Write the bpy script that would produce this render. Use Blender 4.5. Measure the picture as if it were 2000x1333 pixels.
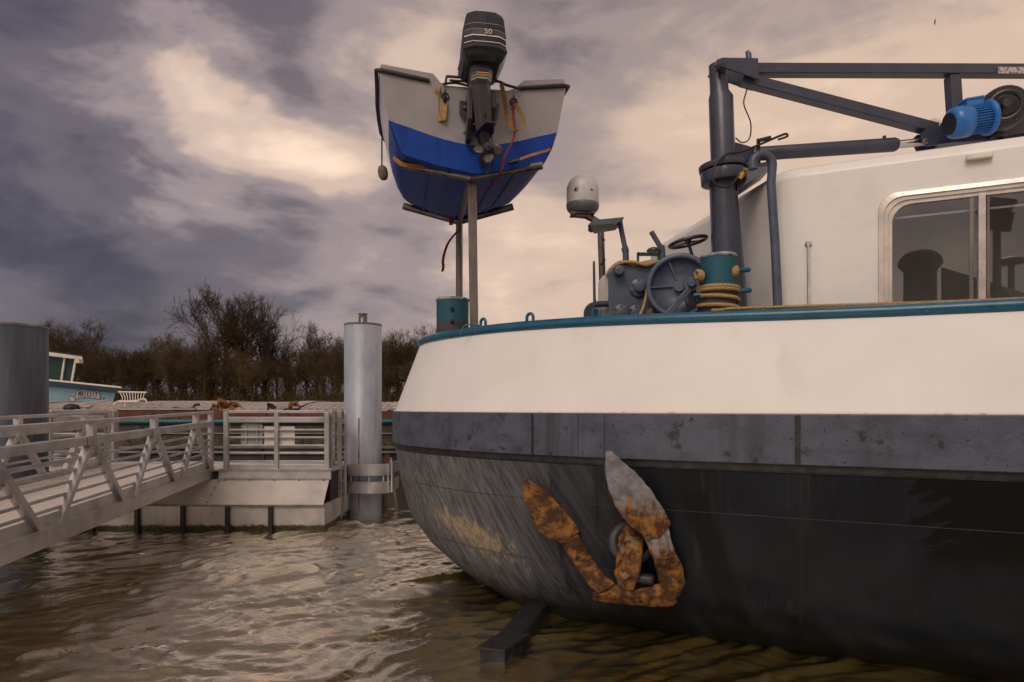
import bpy, bmesh, math, random
import numpy as np
from mathutils import Vector, Matrix, Euler
for o in list(bpy.data.objects): bpy.data.objects.remove(o)
SC = bpy.context.scene
COL = SC.collection
R = math.radians
# ------------------------------------------------------------------ camera
F = 1333.0; HZ = 795.0; CZ = 2.1; WATER = -0.12
cam = bpy.data.cameras.new('camera'); cam_o = bpy.data.objects.new('camera', cam); COL.objects.link(cam_o)
cam_o.location = (0, 0, CZ); cam_o.rotation_euler = (R(90), 0, 0)
cam.sensor_width = 36; cam.lens = F/2000*36; cam.shift_y = (HZ-666.5)/2000
cam.clip_start = 0.05; cam.clip_end = 3000
SC.camera = cam_o
# ------------------------------------------------------------------ view
SC.view_settings.view_transform = 'Standard'; SC.view_settings.look = 'None'
SC.view_settings.exposure = 0.30; SC.view_settings.gamma = 1.0
# ------------------------------------------------------------------ world: overcast sky, warm broken cloud
W = bpy.data.worlds.new('World'); SC.world = W; W.use_nodes = True
nt = W.node_tree; nt.nodes.clear()
def N(tree, typ, **kw):
    n = tree.nodes.new(typ)
    for k, v in kw.items(): setattr(n, k, v)
    return n
def L(tree, a, b): tree.links.new(a, b)
def math_n(tree, op, a, b=None, c=None):
    n = N(tree, 'ShaderNodeMath', operation=op)
    for i, v in enumerate((a, b, c)):
        if v is None: continue
        if isinstance(v, (int, float)): n.inputs[i].default_value = v
        else: L(tree, v, n.inputs[i])
    return n.outputs[0]
def ramp(tree, fac, stops, interp='LINEAR'):
    n = N(tree, 'ShaderNodeValToRGB'); n.color_ramp.interpolation = interp
    el = n.color_ramp.elements
    while len(el) < len(stops): el.new(0.5)
    for e, (p, c) in zip(el, stops):
        e.position = p; e.color = (c[0], c[1], c[2], 1) if not isinstance(c, (int, float)) else (c, c, c, 1)
    L(tree, fac, n.inputs[0]); return n.outputs[0]
SUN_EL, SUN_AZ = R(42), R(202)       # azimuth clockwise from +Y: behind the camera, to the left
tc = N(nt, 'ShaderNodeTexCoord'); D = tc.outputs['Generated']
sky = N(nt, 'ShaderNodeTexSky', sky_type='NISHITA'); sky.sun_disc = False
sky.sun_elevation = SUN_EL; sky.sun_rotation = SUN_AZ; sky.dust_density = 3.0
def noise(tree, vec, scale, detail=5, rough=.5, dist=0.0, out='Fac'):
    n = N(tree, 'ShaderNodeTexNoise'); n.inputs['Scale'].default_value = scale; n.inputs['Detail'].default_value = detail
    n.inputs['Roughness'].default_value = rough; n.inputs['Distortion'].default_value = dist
    if vec is not None: L(tree, vec, n.inputs['Vector'])
    return n.outputs[out]
def mapping(tree, vec, scale=(1,1,1), rot=(0,0,0), loc=(0,0,0)):
    n = N(tree, 'ShaderNodeMapping'); n.inputs['Scale'].default_value = scale
    n.inputs['Rotation'].default_value = rot; n.inputs['Location'].default_value = loc
    L(tree, vec, n.inputs['Vector']); return n.outputs[0]
sep = N(nt, 'ShaderNodeSeparateXYZ'); L(nt, D, sep.inputs[0])
mp = mapping(nt, D, (1.0, 1.0, 2.1), (0, R(-16), 0), (3.1, 0.4, 1.7))
n1 = noise(nt, mp, 2.3, 7, .52, .35)
n2 = noise(nt, mapping(nt, D, (1, 1, 2.7), (0, R(-14), 0), (7, 2, 1)), 5.2, 7, .56, .45)
# warp the directions a little so that the cloud masses have torn outlines
wv = N(nt, 'ShaderNodeVectorMath', operation='SUBTRACT'); L(nt, noise(nt, mp, 3.2, 5, .55, .3, 'Color'), wv.inputs[0]); wv.inputs[1].default_value = (.5, .5, .5)
ws = N(nt, 'ShaderNodeVectorMath', operation='SCALE'); L(nt, wv.outputs[0], ws.inputs[0]); ws.inputs['Scale'].default_value = .34
wa = N(nt, 'ShaderNodeVectorMath', operation='ADD'); L(nt, D, wa.inputs[0]); L(nt, ws.outputs[0], wa.inputs[1])
wn = N(nt, 'ShaderNodeVectorMath', operation='NORMALIZE'); L(nt, wa.outputs[0], wn.inputs[0])
def blob(px, py, size, w):
    d = Vector(((px-1000)/F, 1, (HZ-py)/F)).normalized()
    dn = N(nt, 'ShaderNodeVectorMath', operation='DOT_PRODUCT'); L(nt, wn.outputs[0], dn.inputs[0]); dn.inputs[1].default_value = d
    e = math_n(nt, 'EXPONENT', math_n(nt, 'MULTIPLY', math_n(nt, 'SUBTRACT', dn.outputs['Value'], 1.0), 2.0/(size/F)**2))
    return math_n(nt, 'MULTIPLY', e, w)
tot = math_n(nt, 'ADD', math_n(nt, 'MULTIPLY', math_n(nt, 'SUBTRACT', n1, .5), 1.05), math_n(nt, 'MULTIPLY', math_n(nt, 'SUBTRACT', n2, .5), .52))
side = N(nt, 'ShaderNodeMapRange', interpolation_type='SMOOTHSTEP'); L(nt, sep.outputs[0], side.inputs[0])
for i, v in enumerate((-.62, .35, .26, .59)): side.inputs[1+i].default_value = v
back = N(nt, 'ShaderNodeMapRange', interpolation_type='SMOOTHSTEP'); L(nt, sep.outputs[1], back.inputs[0]); back.inputs[1].default_value = .55; back.inputs[2].default_value = -.2
smx = N(nt, 'ShaderNodeMix'); L(nt, back.outputs[0], smx.inputs[0]); L(nt, side.outputs[0], smx.inputs[2]); smx.inputs[3].default_value = .62
tot = math_n(nt, 'ADD', tot, smx.outputs[0])
for b in ((330,215,130,.27), (440,265,120,.33), (600,310,110,.33), (680,330,80,.20), (370,380,120,.20), (760,90,130,.20), (1040,440,140,.19), (960,600,130,.20),
          (60,250,230,-.09), (520,130,150,-.14), (480,450,130,-.16), (170,560,190,-.14), (1150,250,130,-.14), (820,500,110,-.10), (640,560,110,.10)):
    tot = math_n(nt, 'ADD', tot, blob(*b))
cloud = ramp(nt, tot, ((.04, (.058,.052,.066)), (.28, (.135,.112,.124)), (.48, (.30,.238,.230)), (.70, (.58,.432,.340)), (1.0, (.92,.69,.51))), 'EASE')
tf = N(nt, 'ShaderNodeMapRange', interpolation_type='SMOOTHSTEP'); L(nt, sep.outputs[0], tf.inputs[0]); tf.inputs[1].default_value = -.75; tf.inputs[2].default_value = .3
tint = ramp(nt, tf.outputs[0], ((0, (.97,.985,1.06)), (1, (1.02,1.0,.97))))
ctm = N(nt, 'ShaderNodeMixRGB', blend_type='MULTIPLY'); ctm.inputs[0].default_value = 1; L(nt, cloud, ctm.inputs[1]); L(nt, tint, ctm.inputs[2]); cloud = ctm.outputs[0]
mixs = N(nt, 'ShaderNodeMixRGB'); mixs.inputs[0].default_value = .94
skm = N(nt, 'ShaderNodeMixRGB', blend_type='MULTIPLY'); skm.inputs[0].default_value = 1; L(nt, sky.outputs[0], skm.inputs[1]); skm.inputs[2].default_value = (.08,.08,.08,1)
L(nt, skm.outputs[0], mixs.inputs[1]); L(nt, cloud, mixs.inputs[2])
bg = N(nt, 'ShaderNodeBackground'); L(nt, mixs.outputs[0], bg.inputs[0]); bg.inputs[1].default_value = 1.0
wo = N(nt, 'ShaderNodeOutputWorld'); L(nt, bg.outputs[0], wo.inputs[0])
# ------------------------------------------------------------------ sun behind cloud
sl = bpy.data.lights.new('sun', 'SUN'); sl.energy = 1.0; sl.angle = R(28); sl.color = (1.0, .86, .72)
so = bpy.data.objects.new('sun', sl); COL.objects.link(so)
sd = Vector((math.sin(SUN_AZ)*math.cos(SUN_EL), math.cos(SUN_AZ)*math.cos(SUN_EL), math.sin(SUN_EL)))
so.rotation_euler = sd.to_track_quat('Z', 'Y').to_euler(); so.location = sd*40

# ================================================================== helpers
def P(x, y, d):
    """a point of the place seen at photo position x,y and standing d metres in front of the camera"""
    return Vector(((x-1000)/F*d, d, CZ+(HZ-y)/F*d))
def mat(name, col, rough=.5, metal=0., col2=None, scale=4., lo=.4, hi=.65, stretch=(1,1,1), bump=0., bscale=30., spots=None, streak=None, coat=0., spec=.5, rvar=.12, detail=6):
    """procedural paint / metal / wood: base colour, a second tone by noise, spots of another colour, vertical streaks"""
    m = bpy.data.materials.new(name); m.use_nodes = True; t = m.node_tree
    b = t.nodes['Principled BSDF']; b.inputs['Metallic'].default_value = metal
    b.inputs['Specular IOR Level'].default_value = spec; b.inputs['Coat Weight'].default_value = coat; b.inputs['Coat Roughness'].default_value = .35
    c = N(t, 'ShaderNodeTexCoord').outputs['Object']
    cur = None
    def mix(fac, a, bb):
        n = N(t, 'ShaderNodeMixRGB'); L(t, fac, n.inputs[0])
        if isinstance(a, tuple): n.inputs[1].default_value = (*a, 1)
        else: L(t, a, n.inputs[1])
        n.inputs[2].default_value = (*bb, 1); return n.outputs[0]
    nz = noise(t, mapping(t, c, stretch), scale, detail, .6, .2)
    cur = col
    if col2: cur = mix(ramp(t, nz, ((lo, 0.), (hi, 1.))), cur, col2)
    if streak:
        sc, slo, shi, scale2 = streak
        s = noise(t, mapping(t, c, (1, 1, .06)), scale2, 5, .6)
        cur = mix(ramp(t, s, ((slo, 0.), (shi, 1.))), cur, sc)
    if spots:
        for sc, slo, shi, scale2 in (spots if isinstance(spots, list) else [spots]):
            s = noise(t, c, scale2, 8, .65)
            cur = mix(ramp(t, s, ((slo, 0.), (shi, 1.))), cur, sc)
    if isinstance(cur, tuple): b.inputs['Base Color'].default_value = (*cur, 1)
    else: L(t, cur, b.inputs['Base Color'])
    r2 = noise(t, c, scale*2.3, 4)
    L(t, math_n(t, 'ADD', math_n(t, 'MULTIPLY', math_n(t, 'SUBTRACT', r2, .5), rvar*2), rough), b.inputs['Roughness'])
    if bump:
        bn = N(t, 'ShaderNodeBump'); bn.inputs['Strength'].default_value = bump; bn.inputs['Distance'].default_value = .01
        L(t, noise(t, mapping(t, c, stretch), bscale, 5, .6), bn.inputs['Height']); L(t, bn.outputs[0], b.inputs['Normal'])
    return m
ORG = {}
class MB:
    """collects shapes in world coordinates; build() links them as one mesh object"""
    def __init__(s): s.v = []; s.f = []; s.sm = []
    def add(s, verts, faces, smooth=False):
        k = len(s.v); s.v += [tuple(p) for p in verts]
        for f in faces: s.f.append(tuple(k+i for i in f)); s.sm.append(smooth)
        return s
    def box(s, c, size, rot=None):
        c = Vector(c); h = Vector(size)*.5; M = (rot if isinstance(rot, Matrix) else (Euler(rot).to_matrix() if rot else Matrix.Identity(3)))
        vs = [c + M @ Vector((sx*h.x, sy*h.y, sz*h.z)) for sx in (-1,1) for sy in (-1,1) for sz in (-1,1)]
        return s.add(vs, [(0,1,3,2),(4,6,7,5),(0,4,5,1),(2,3,7,6),(0,2,6,4),(1,5,7,3)])
    def bar(s, p, q, w, h, up=(0,0,1)):
        """box beam from p to q, width w across, height h along up"""
        p, q = Vector(p), Vector(q); d = (q-p); ln = d.length; d = d/ln; up = Vector(up)
        x = d.cross(up)
        if x.length < 1e-4: x = d.cross(Vector((1,0,0)))
        x.normalize(); z = x.cross(d)
        M = Matrix((x, d, z)).transposed()
        return s.box((p+q)/2, (w, ln, h), M)
    def tube(s, pts, r, n=8, caps=True, closed=False):
        pts = [Vector(p) for p in pts]; m = len(pts); vs = []; fs = []
        rr = r if isinstance(r, (list, tuple)) else [r]*m
        prev = None
        for i, p in enumerate(pts):
            if closed: t = pts[(i+1) % m]-pts[i-1]
            else: t = pts[min(i+1, m-1)]-pts[max(i-1, 0)]
            if t.length < 1e-9: t = Vector((0,0,1))
            t.normalize()
            if prev is None:
                a = t.cross(Vector((0,0,1)))
                if a.length < .2: a = t.cross(Vector((1,0,0)))
            else: a = prev - t*prev.dot(t)
            a.normalize(); prev = a; b = t.cross(a)
            for k in range(n):
                an = 2*math.pi*k/n; vs.append(p + (a*math.cos(an)+b*math.sin(an))*rr[i])
        for i in range(m if closed else m-1):
            j = (i+1) % m
            for k in range(n): fs.append((i*n+k, i*n+(k+1)%n, j*n+(k+1)%n, j*n+k))
        s.add(vs, fs, True)
        if caps and not closed:
            s.add(vs[:n], [tuple(range(n))[::-1]]); s.add(vs[-n:], [tuple(range(n))])
        return s
    def lathe(s, prof, c, axis=(0,0,1), n=28, smooth=True, ref=None):
        """prof: (radius, height) along axis from c"""
        c = Vector(c); ax = Vector(axis).normalized(); a = ax.cross(Vector(ref) if ref else Vector((0,1,0.01)));
        if a.length < .1: a = ax.cross(Vector((1,0,0)))
        a.normalize(); b = ax.cross(a); vs = []; fs = []
        for r, h in prof:
            for k in range(n):
                an = 2*math.pi*k/n; vs.append(c+ax*h+(a*math.cos(an)+b*math.sin(an))*r)
        for i in range(len(prof)-1):
            for k in range(n): fs.append((i*n+k, i*n+(k+1)%n, (i+1)*n+(k+1)%n, (i+1)*n+k))
        s.add(vs, fs, smooth)
        s.add(vs[:n], [tuple(range(n))[::-1]]); s.add(vs[-n:], [tuple(range(n))])
        return s
    def prism(s, poly, off):
        """polygon of points extruded by the vector off"""
        off = Vector(off); a = [Vector(p) for p in poly]; n = len(a); b = [p+off for p in a]
        return s.add(a+b, [tuple(range(n))[::-1], tuple(range(n, 2*n))]+[(i, (i+1)%n, n+(i+1)%n, n+i) for i in range(n)])
    def sheet(s, grid, smooth=True, closed_u=False):
        m = len(grid); n = len(grid[0]); vs = [p for row in grid for p in row]; fs = []
        for i in range(m-1):
            for j in range(n-1): fs.append((i*n+j, i*n+j+1, (i+1)*n+j+1, (i+1)*n+j))
            if closed_u: fs.append((i*n+n-1, i*n, (i+1)*n, (i+1)*n+n-1))
        return s.add(vs, fs, smooth)
    def build(s, name, material, parent=None, org=None, bevel=0., solid=0., subsurf=0, seg=2):
        if parent is not None: o0 = ORG[parent]
        elif org is not None: o0 = Vector(org)
        else:
            a = np.array(s.v); o0 = Vector(((a[:,0].min()+a[:,0].max())/2, (a[:,1].min()+a[:,1].max())/2, a[:,2].min()))
        me = bpy.data.meshes.new(name)
        me.from_pydata([(p[0]-o0.x, p[1]-o0.y, p[2]-o0.z) for p in s.v], [], s.f); me.update()
        bm = bmesh.new(); bm.from_mesh(me); bmesh.ops.recalc_face_normals(bm, faces=bm.faces); bm.to_mesh(me); bm.free()
        me.polygons.foreach_set('use_smooth', s.sm)
        me.materials.append(material)
        o = bpy.data.objects.new(name, me); COL.objects.link(o); ORG[o] = o0
        if parent is not None: o.parent = parent
        else: o.location = o0
        if solid: md = o.modifiers.new('solid', 'SOLIDIFY'); md.thickness = solid; md.offset = 0
        if subsurf: md = o.modifiers.new('sub', 'SUBSURF'); md.subdivision_type = 'SIMPLE'; md.levels = md.render_levels = subsurf
        if bevel: md = o.modifiers.new('bevel', 'BEVEL'); md.width = bevel; md.segments = seg; md.limit_method = 'ANGLE'; md.angle_limit = R(40)
        return o
def tag(o, label, cat, group=None):
    o['label'] = label; o['category'] = cat
    if group: o['group'] = group
    return o
def thing(name, label, cat, loc, group=None):
    o = bpy.data.objects.new(name, None); COL.objects.link(o); o.location = loc; o.empty_display_size = .1
    ORG[o] = Vector(loc); return tag(o, label, cat, group)
def struct(o): o['kind'] = 'structure'; return o
def copy_tree(o, parent=None):
    c = o.copy(); COL.objects.link(c); c.parent = parent; ORG[c] = ORG.get(o, Vector())
    for ch in o.children: copy_tree(ch, c)
    return c
def text_mb(txt, size, thick, O, X, Y, shear=0., squash=1.):
    """lettering as thin mesh: O centre, X/Y unit axes in the surface"""
    cu = bpy.data.curves.new('t', 'FONT'); cu.body = txt; cu.size = size; cu.align_x = 'CENTER'; cu.align_y = 'CENTER'; cu.shear = shear; cu.extrude = thick
    to = bpy.data.objects.new('t', cu); COL.objects.link(to)
    dg = bpy.context.evaluated_depsgraph_get(); me = bpy.data.meshes.new_from_object(to.evaluated_get(dg))
    X, Y, O = Vector(X).normalized(), Vector(Y).normalized(), Vector(O); Z = X.cross(Y)
    b = MB(); b.add([O+X*v.co.x*squash+Y*v.co.y+Z*v.co.z for v in me.vertices], [tuple(p.vertices) for p in me.polygons])
    bpy.data.objects.remove(to); bpy.data.curves.remove(cu); bpy.data.meshes.remove(me); return b
def arc(c, r, a0, a1, n, ax, ay):
    c, ax, ay = Vector(c), Vector(ax), Vector(ay)
    return [c+(ax*math.cos(a0+(a1-a0)*i/n)+ay*math.sin(a0+(a1-a0)*i/n))*r for i in range(n+1)]
def smooth_path(pts, k=6):
    """Catmull-Rom through the points"""
    pts = [Vector(p) for p in pts]; out = []
    for i in range(len(pts)-1):
        p0, p1, p2, p3 = pts[max(i-1,0)], pts[i], pts[i+1], pts[min(i+2,len(pts)-1)]
        for j in range(k):
            t = j/k; out.append(.5*((2*p1)+(p2-p0)*t+(2*p0-5*p1+4*p2-p3)*t*t+(3*p1-p0-3*p2+p3)*t**3))
    return out+[pts[-1]]
def ribbon(mb, pts, w, side, th=.004):
    """flat webbing strap along pts, w wide along side"""
    pts = [Vector(p) for p in pts]; n = len(pts); vs = []; fs = []
    for i, p in enumerate(pts):
        s = side[i] if isinstance(side, list) else side
        s = Vector(s).normalized(); t = (pts[min(i+1,n-1)]-pts[max(i-1,0)]).normalized(); nn = t.cross(s).normalized()
        vs += [p-s*w/2-nn*th/2, p+s*w/2-nn*th/2, p+s*w/2+nn*th/2, p-s*w/2+nn*th/2]
    for i in range(n-1):
        for k in range(4): fs.append((4*i+k, 4*i+(k+1)%4, 4*i+4+(k+1)%4, 4*i+4+k))
    fs += [(3,2,1,0), tuple(4*(n-1)+k for k in range(4))]
    mb.add(vs, fs)
# ================================================================== materials
M = {}
M['white'] = mat('hull_white', (.80,.79,.775), .48, spec=.3, col2=(.70,.69,.68), scale=.9, lo=.3, hi=.75, bump=.16, bscale=1.1, streak=((.62,.60,.57), .60, .85, 2.2), spots=((.30,.24,.19), .765, .785, 14))
M['cabin'] = mat('cabin_white', (.80,.79,.775), .30, spec=.4, col2=(.73,.72,.705), scale=2.5, lo=.45, hi=.7, bump=.05, bscale=5)
M['band'] = mat('band_grey', (.078,.090,.132), .5, col2=(.044,.052,.080), scale=3.5, lo=.42, hi=.68, spots=[((.018,.019,.027), .585, .66, 6), ((.010,.010,.014), .635, .66, 30), ((.20,.21,.23), .73, .75, 40)], streak=((.030,.032,.046), .56, .72, 3.2), bump=.3, bscale=30, stretch=(1,1,1.6))
M['scuffed'] = mat('scuffed_black', (.008,.008,.010), .45, col2=(.03,.03,.035), scale=9, spots=((.35,.33,.31), .70, .73, 22), bump=.4)
M['railblue'] = mat('rail_blue', (.004,.105,.19), .30, col2=(.003,.07,.14), scale=5, spots=((.30,.42,.46), .69, .72, 13), bump=.12, bscale=25, coat=.2)
M['deck'] = mat('deck_grey', (.10,.105,.12), .6, col2=(.07,.07,.08), scale=6)
M['crane'] = mat('crane_grey', (.042,.050,.084), .36, col2=(.028,.036,.066), scale=5, spots=((.12,.09,.085), .71, .74, 15), streak=((.018,.024,.05), .6, .8, 6), bump=.08, bscale=20, coat=.2)
M['winch'] = mat('winch_grey', (.072,.098,.150), .38, col2=(.048,.068,.112), scale=6, spots=((.15,.16,.18), .66, .72, 7), bump=.1, bscale=30)
M['steel'] = mat('bare_steel', (.22,.20,.19), .36, .8, col2=(.11,.095,.09), scale=9, stretch=(1,1,.2), bump=.05)
M['chrome'] = mat('polished_steel', (.75,.73,.72), .12, 1., col2=(.55,.52,.5), scale=8)
M['black'] = mat('black_paint', (.012,.013,.017), .32, col2=(.022,.023,.028), scale=12, coat=.2)
M['rubber'] = mat('black_rubber', (.012,.012,.013), .6, col2=(.03,.03,.03), scale=10, bump=.1)
M['alu'] = mat('weathered_aluminium', (.50,.49,.51), .40, .5, col2=(.27,.26,.28), scale=2.6, lo=.4, hi=.75, streak=((.22,.20,.20), .60, .82, 5), spots=((.16,.13,.11), .70, .76, 16), bump=.06, bscale=25)
M['aluplate'] = mat('aluminium_plate', (.62,.58,.54), .40, .25, col2=(.46,.43,.42), scale=2.2, lo=.4, hi=.75, spots=((.25,.20,.16), .70, .75, 14), bump=.05)
M['rope'] = mat('rope', (.50,.35,.16), .85, col2=(.30,.19,.08), scale=60, lo=.35, hi=.6, bump=.8, bscale=120)
M['glassdark'] = None
def rusty(name, paint, amount, scale=5.):
    return mat(name, (.062,.024,.010), .85, .05, col2=(.26,.115,.022), scale=scale*1.6, lo=.44, hi=.60, detail=10, spots=[((.04,.016,.010), .50, .64, scale*2.2), (paint, amount, amount+.05, scale)], bump=.9, bscale=26)
def glass(name, tint=(.75,.8,.82), refl=1.0, f0=.14):
    m = bpy.data.materials.new(name); m.use_nodes = True; t = m.node_tree; t.nodes.clear()
    lw_ = N(t, 'ShaderNodeLayerWeight'); frs = math_n(t, 'ADD', math_n(t, 'MULTIPLY', math_n(t, 'POWER', lw_.outputs['Facing'], 5.0), 1-f0), f0)
    tr = N(t, 'ShaderNodeBsdfTransparent'); tr.inputs[0].default_value = (*tint, 1)
    gl = N(t, 'ShaderNodeBsdfGlossy'); gl.inputs['Roughness'].default_value = .01; gl.inputs[0].default_value = (refl, refl, refl, 1)
    mx = N(t, 'ShaderNodeMixShader'); L(t, frs, mx.inputs[0]); L(t, tr.outputs[0], mx.inputs[1]); L(t, gl.outputs[0], mx.inputs[2])
    o = N(t, 'ShaderNodeOutputMaterial'); L(t, mx.outputs[0], o.inputs[0]); return m
# ================================================================== water
def water_mat():
    m = bpy.data.materials.new('river_water'); m.use_nodes = True; t = m.node_tree; t.nodes.clear()
    c = N(t, 'ShaderNodeTexCoord').outputs['Object']
    n = N(t, 'ShaderNodeMixRGB'); L(t, ramp(t, noise(t, c, .35, 4), ((.35, 0.), (.7, 1.))), n.inputs[0]); n.inputs[1].default_value = (.062,.045,.010,1); n.inputs[2].default_value = (.096,.070,.019,1)
    bn = N(t, 'ShaderNodeBump'); bn.inputs['Strength'].default_value = .24; bn.inputs['Distance'].default_value = .03
    h = math_n(t, 'ADD', noise(t, mapping(t, c, (1, 2.2, 1), (0, 0, R(-24))), 5.0, 4, .6, 1.1), math_n(t, 'MULTIPLY', noise(t, mapping(t, c, (1, 1.8, 1), (0, 0, R(-30))), 15., 4, .6, .8), .55))
    L(t, h, bn.inputs['Height'])
    df = N(t, 'ShaderNodeBsdfDiffuse'); L(t, n.outputs[0], df.inputs[0]); L(t, bn.outputs[0], df.inputs['Normal'])
    gl = N(t, 'ShaderNodeBsdfGlossy'); gl.inputs[0].default_value = (1.0,.93,.80,1); gl.inputs['Roughness'].default_value = .03; L(t, bn.outputs[0], gl.inputs['Normal'])
    fr = N(t, 'ShaderNodeFresnel'); fr.inputs[0].default_value = 1.33; L(t, bn.outputs[0], fr.inputs['Normal'])
    f = N(t, 'ShaderNodeClamp'); L(t, math_n(t, 'ADD', math_n(t, 'MULTIPLY', fr.outputs[0], 5.0), .10), f.inputs[0])
    mx = N(t, 'ShaderNodeMixShader'); L(t, f.outputs[0], mx.inputs[0]); L(t, df.outputs[0], mx.inputs[1]); L(t, gl.outputs[0], mx.inputs[2])
    o = N(t, 'ShaderNodeOutputMaterial'); L(t, mx.outputs[0], o.inputs[0]); return m
def spaced(near0, near1, step, far0, far1, grow=1.16):
    a = list(np.arange(near0, near1+1e-6, step)); s = step
    while a[-1] < far1: s *= grow; a.append(a[-1]+s)
    s = step
    while a[0] > far0: s *= grow; a.insert(0, a[0]-s)
    return np.array(a)
def build_water():
    xs = spaced(-9.5, 3.2, .034, -400, 400); ys = spaced(3.6, 15.5, .034, -60, 70)
    X, Y = np.meshgrid(xs, ys); rng = np.random.RandomState(4); Z = np.zeros_like(X)
    wx = X+.22*np.sin(Y*1.3+.7)+.13*np.sin(X*2.3-Y*1.7)+.07*np.sin(X*4.1+Y*5.3)
    wy = Y+.20*np.sin(X*1.1+1.9)+.12*np.sin(Y*2.9+X*1.3)+.07*np.sin(Y*6.1-X*3.7)
    for i in range(24):
        lam = .17*(1.35/.17)**rng.rand(); th = R(-63)+rng.randn()*.42; k = 2*math.pi/lam
        ph = rng.rand()*6.28; s = np.sin(k*(math.cos(th)*wx+math.sin(th)*wy)+ph)
        env = .55+.45*np.sin(.9*wx*rng.randn()+.8*wy*rng.randn()+ph)
        Z += lam*.0178*env*(1-np.abs(s)*1.1)
    fade = np.clip(1-(np.hypot(X+2, Y-9)-12)/25, 0, 1); Z *= fade
    Z += WATER
    n, m = X.shape; v = np.stack([X.ravel(), Y.ravel(), Z.ravel()], 1).astype(np.float32)
    idx = np.arange(n*m).reshape(n, m); q = np.stack([idx[:-1,:-1], idx[:-1,1:], idx[1:,1:], idx[1:,:-1]], -1).reshape(-1, 4)
    me = bpy.data.meshes.new('water'); me.vertices.add(n*m); me.vertices.foreach_set('co', v.ravel())
    me.loops.add(q.size); me.loops.foreach_set('vertex_index', q.ravel().astype(np.int32))
    me.polygons.add(len(q)); me.polygons.foreach_set('loop_start', (np.arange(len(q))*4).astype(np.int32)); me.polygons.foreach_set('loop_total', np.full(len(q), 4, np.int32))
    me.polygons.foreach_set('use_smooth', np.ones(len(q), bool)); me.update(calc_edges=True); me.validate()
    me.materials.append(water_mat()); o = bpy.data.objects.new('water', me); COL.objects.link(o); struct(o)
build_water()
# ================================================================== far bank
bank_m = mat('bank_earth', (.045,.040,.020), .95, col2=(.075,.060,.030), scale=.8, bump=.6, bscale=6)
bk = MB(); rnd = random.Random(2); grid = []
for j, (y, z) in enumerate(((66, -.6), (69, .6), (73, 1.3), (90, 1.6), (140, 1.8), (500, 2.0))):
    grid.append([Vector((x, y+rnd.uniform(-.6, .6), z+rnd.uniform(-.15, .15)*(j > 0))) for x in range(-420, 421, 6)])
bk.sheet(grid); struct(bk.build('riverbank', bank_m, org=(0, 70, 0)))
# ================================================================== the barge in front: hull
AX = Vector((-.8999568, .43597907, 0)); NX = Vector((-.43597907, -.8999568, 0)); C0 = Vector((4.83994768, 7.24989201, 0))
def V(u, v, z): return C0+AX*u+NX*v+Vector((0,0,z))
LEV = [(-.60,1.5,3.6,.80),(-.14,1.95,3.6,1.25),(-.07,2.07,3.5,1.95),(.10,2.22,3.25,2.72),(.36,2.36,2.957,3.47),(.66,2.436,2.70,4.05),(.9,2.463,2.587,4.27),(1.15,2.485,2.522,4.42),(1.575,2.5,2.5,4.53),(2.04,2.5,2.5,4.53),(2.85,2.2,2.5,4.17),(2.95,2.18,2.5,4.15)]
_lz = np.array([l[0] for l in LEV])
def lev(z): return [float(np.interp(z, _lz, [l[i] for l in LEV])) for i in (1, 2, 3)]
NP = 44; NS = 14
def hull_ring(z, out=0., lift=None):
    """near side stern -> bow -> far side; out pushes the skin outwards; lift(u) adds sheer"""
    B, uc, Lb = lev(z); pts = []
    seq = [(uc+(-9-uc)*(1-i/NS), B+out) for i in range(NS)]
    seq += [(uc+(Lb+out)*math.cos(a), (B+out)*math.sin(a)) for a in [math.pi/2-math.pi*i/(2*NP) for i in range(2*NP+1)]]
    seq += [(uc+(-9-uc)*((i+1)/NS), -(B+out)) for i in range(NS)]
    return [V(u, v, z+(lift(u) if lift else 0)) for u, v in seq]
def sheer(u): t = min(max(u/5.0, 0), 1); return .085*t*t*(3-2*t)
def hull_px(px, z, out=0.):
    """point, outward normal of the near side skin at height z seen in photo column px"""
    ring = hull_ring(z, out); best = None
    for i in range(len(ring)-1):
        a, b = ring[i], ring[i+1]; fa = 1000+F*a.x/a.y-px if a.y > .5 else 1e4; fb = 1000+F*b.x/b.y-px if b.y > .5 else 1e4
        if fa*fb <= 0:
            t = fa/(fa-fb); p = a.lerp(b, t); d = (b-a).normalized(); nn = Vector((-d.y, d.x, 0))
            if nn.dot(-p) < 0: nn = -nn
            if best is None or p.y < best[0].y: best = (p, nn)
    return best
barge = thing('cargo_barge', 'large barge in front with white bulwark, grey band and dark rounded bow', 'barge', (1.9, 7.0, WATER))
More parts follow.
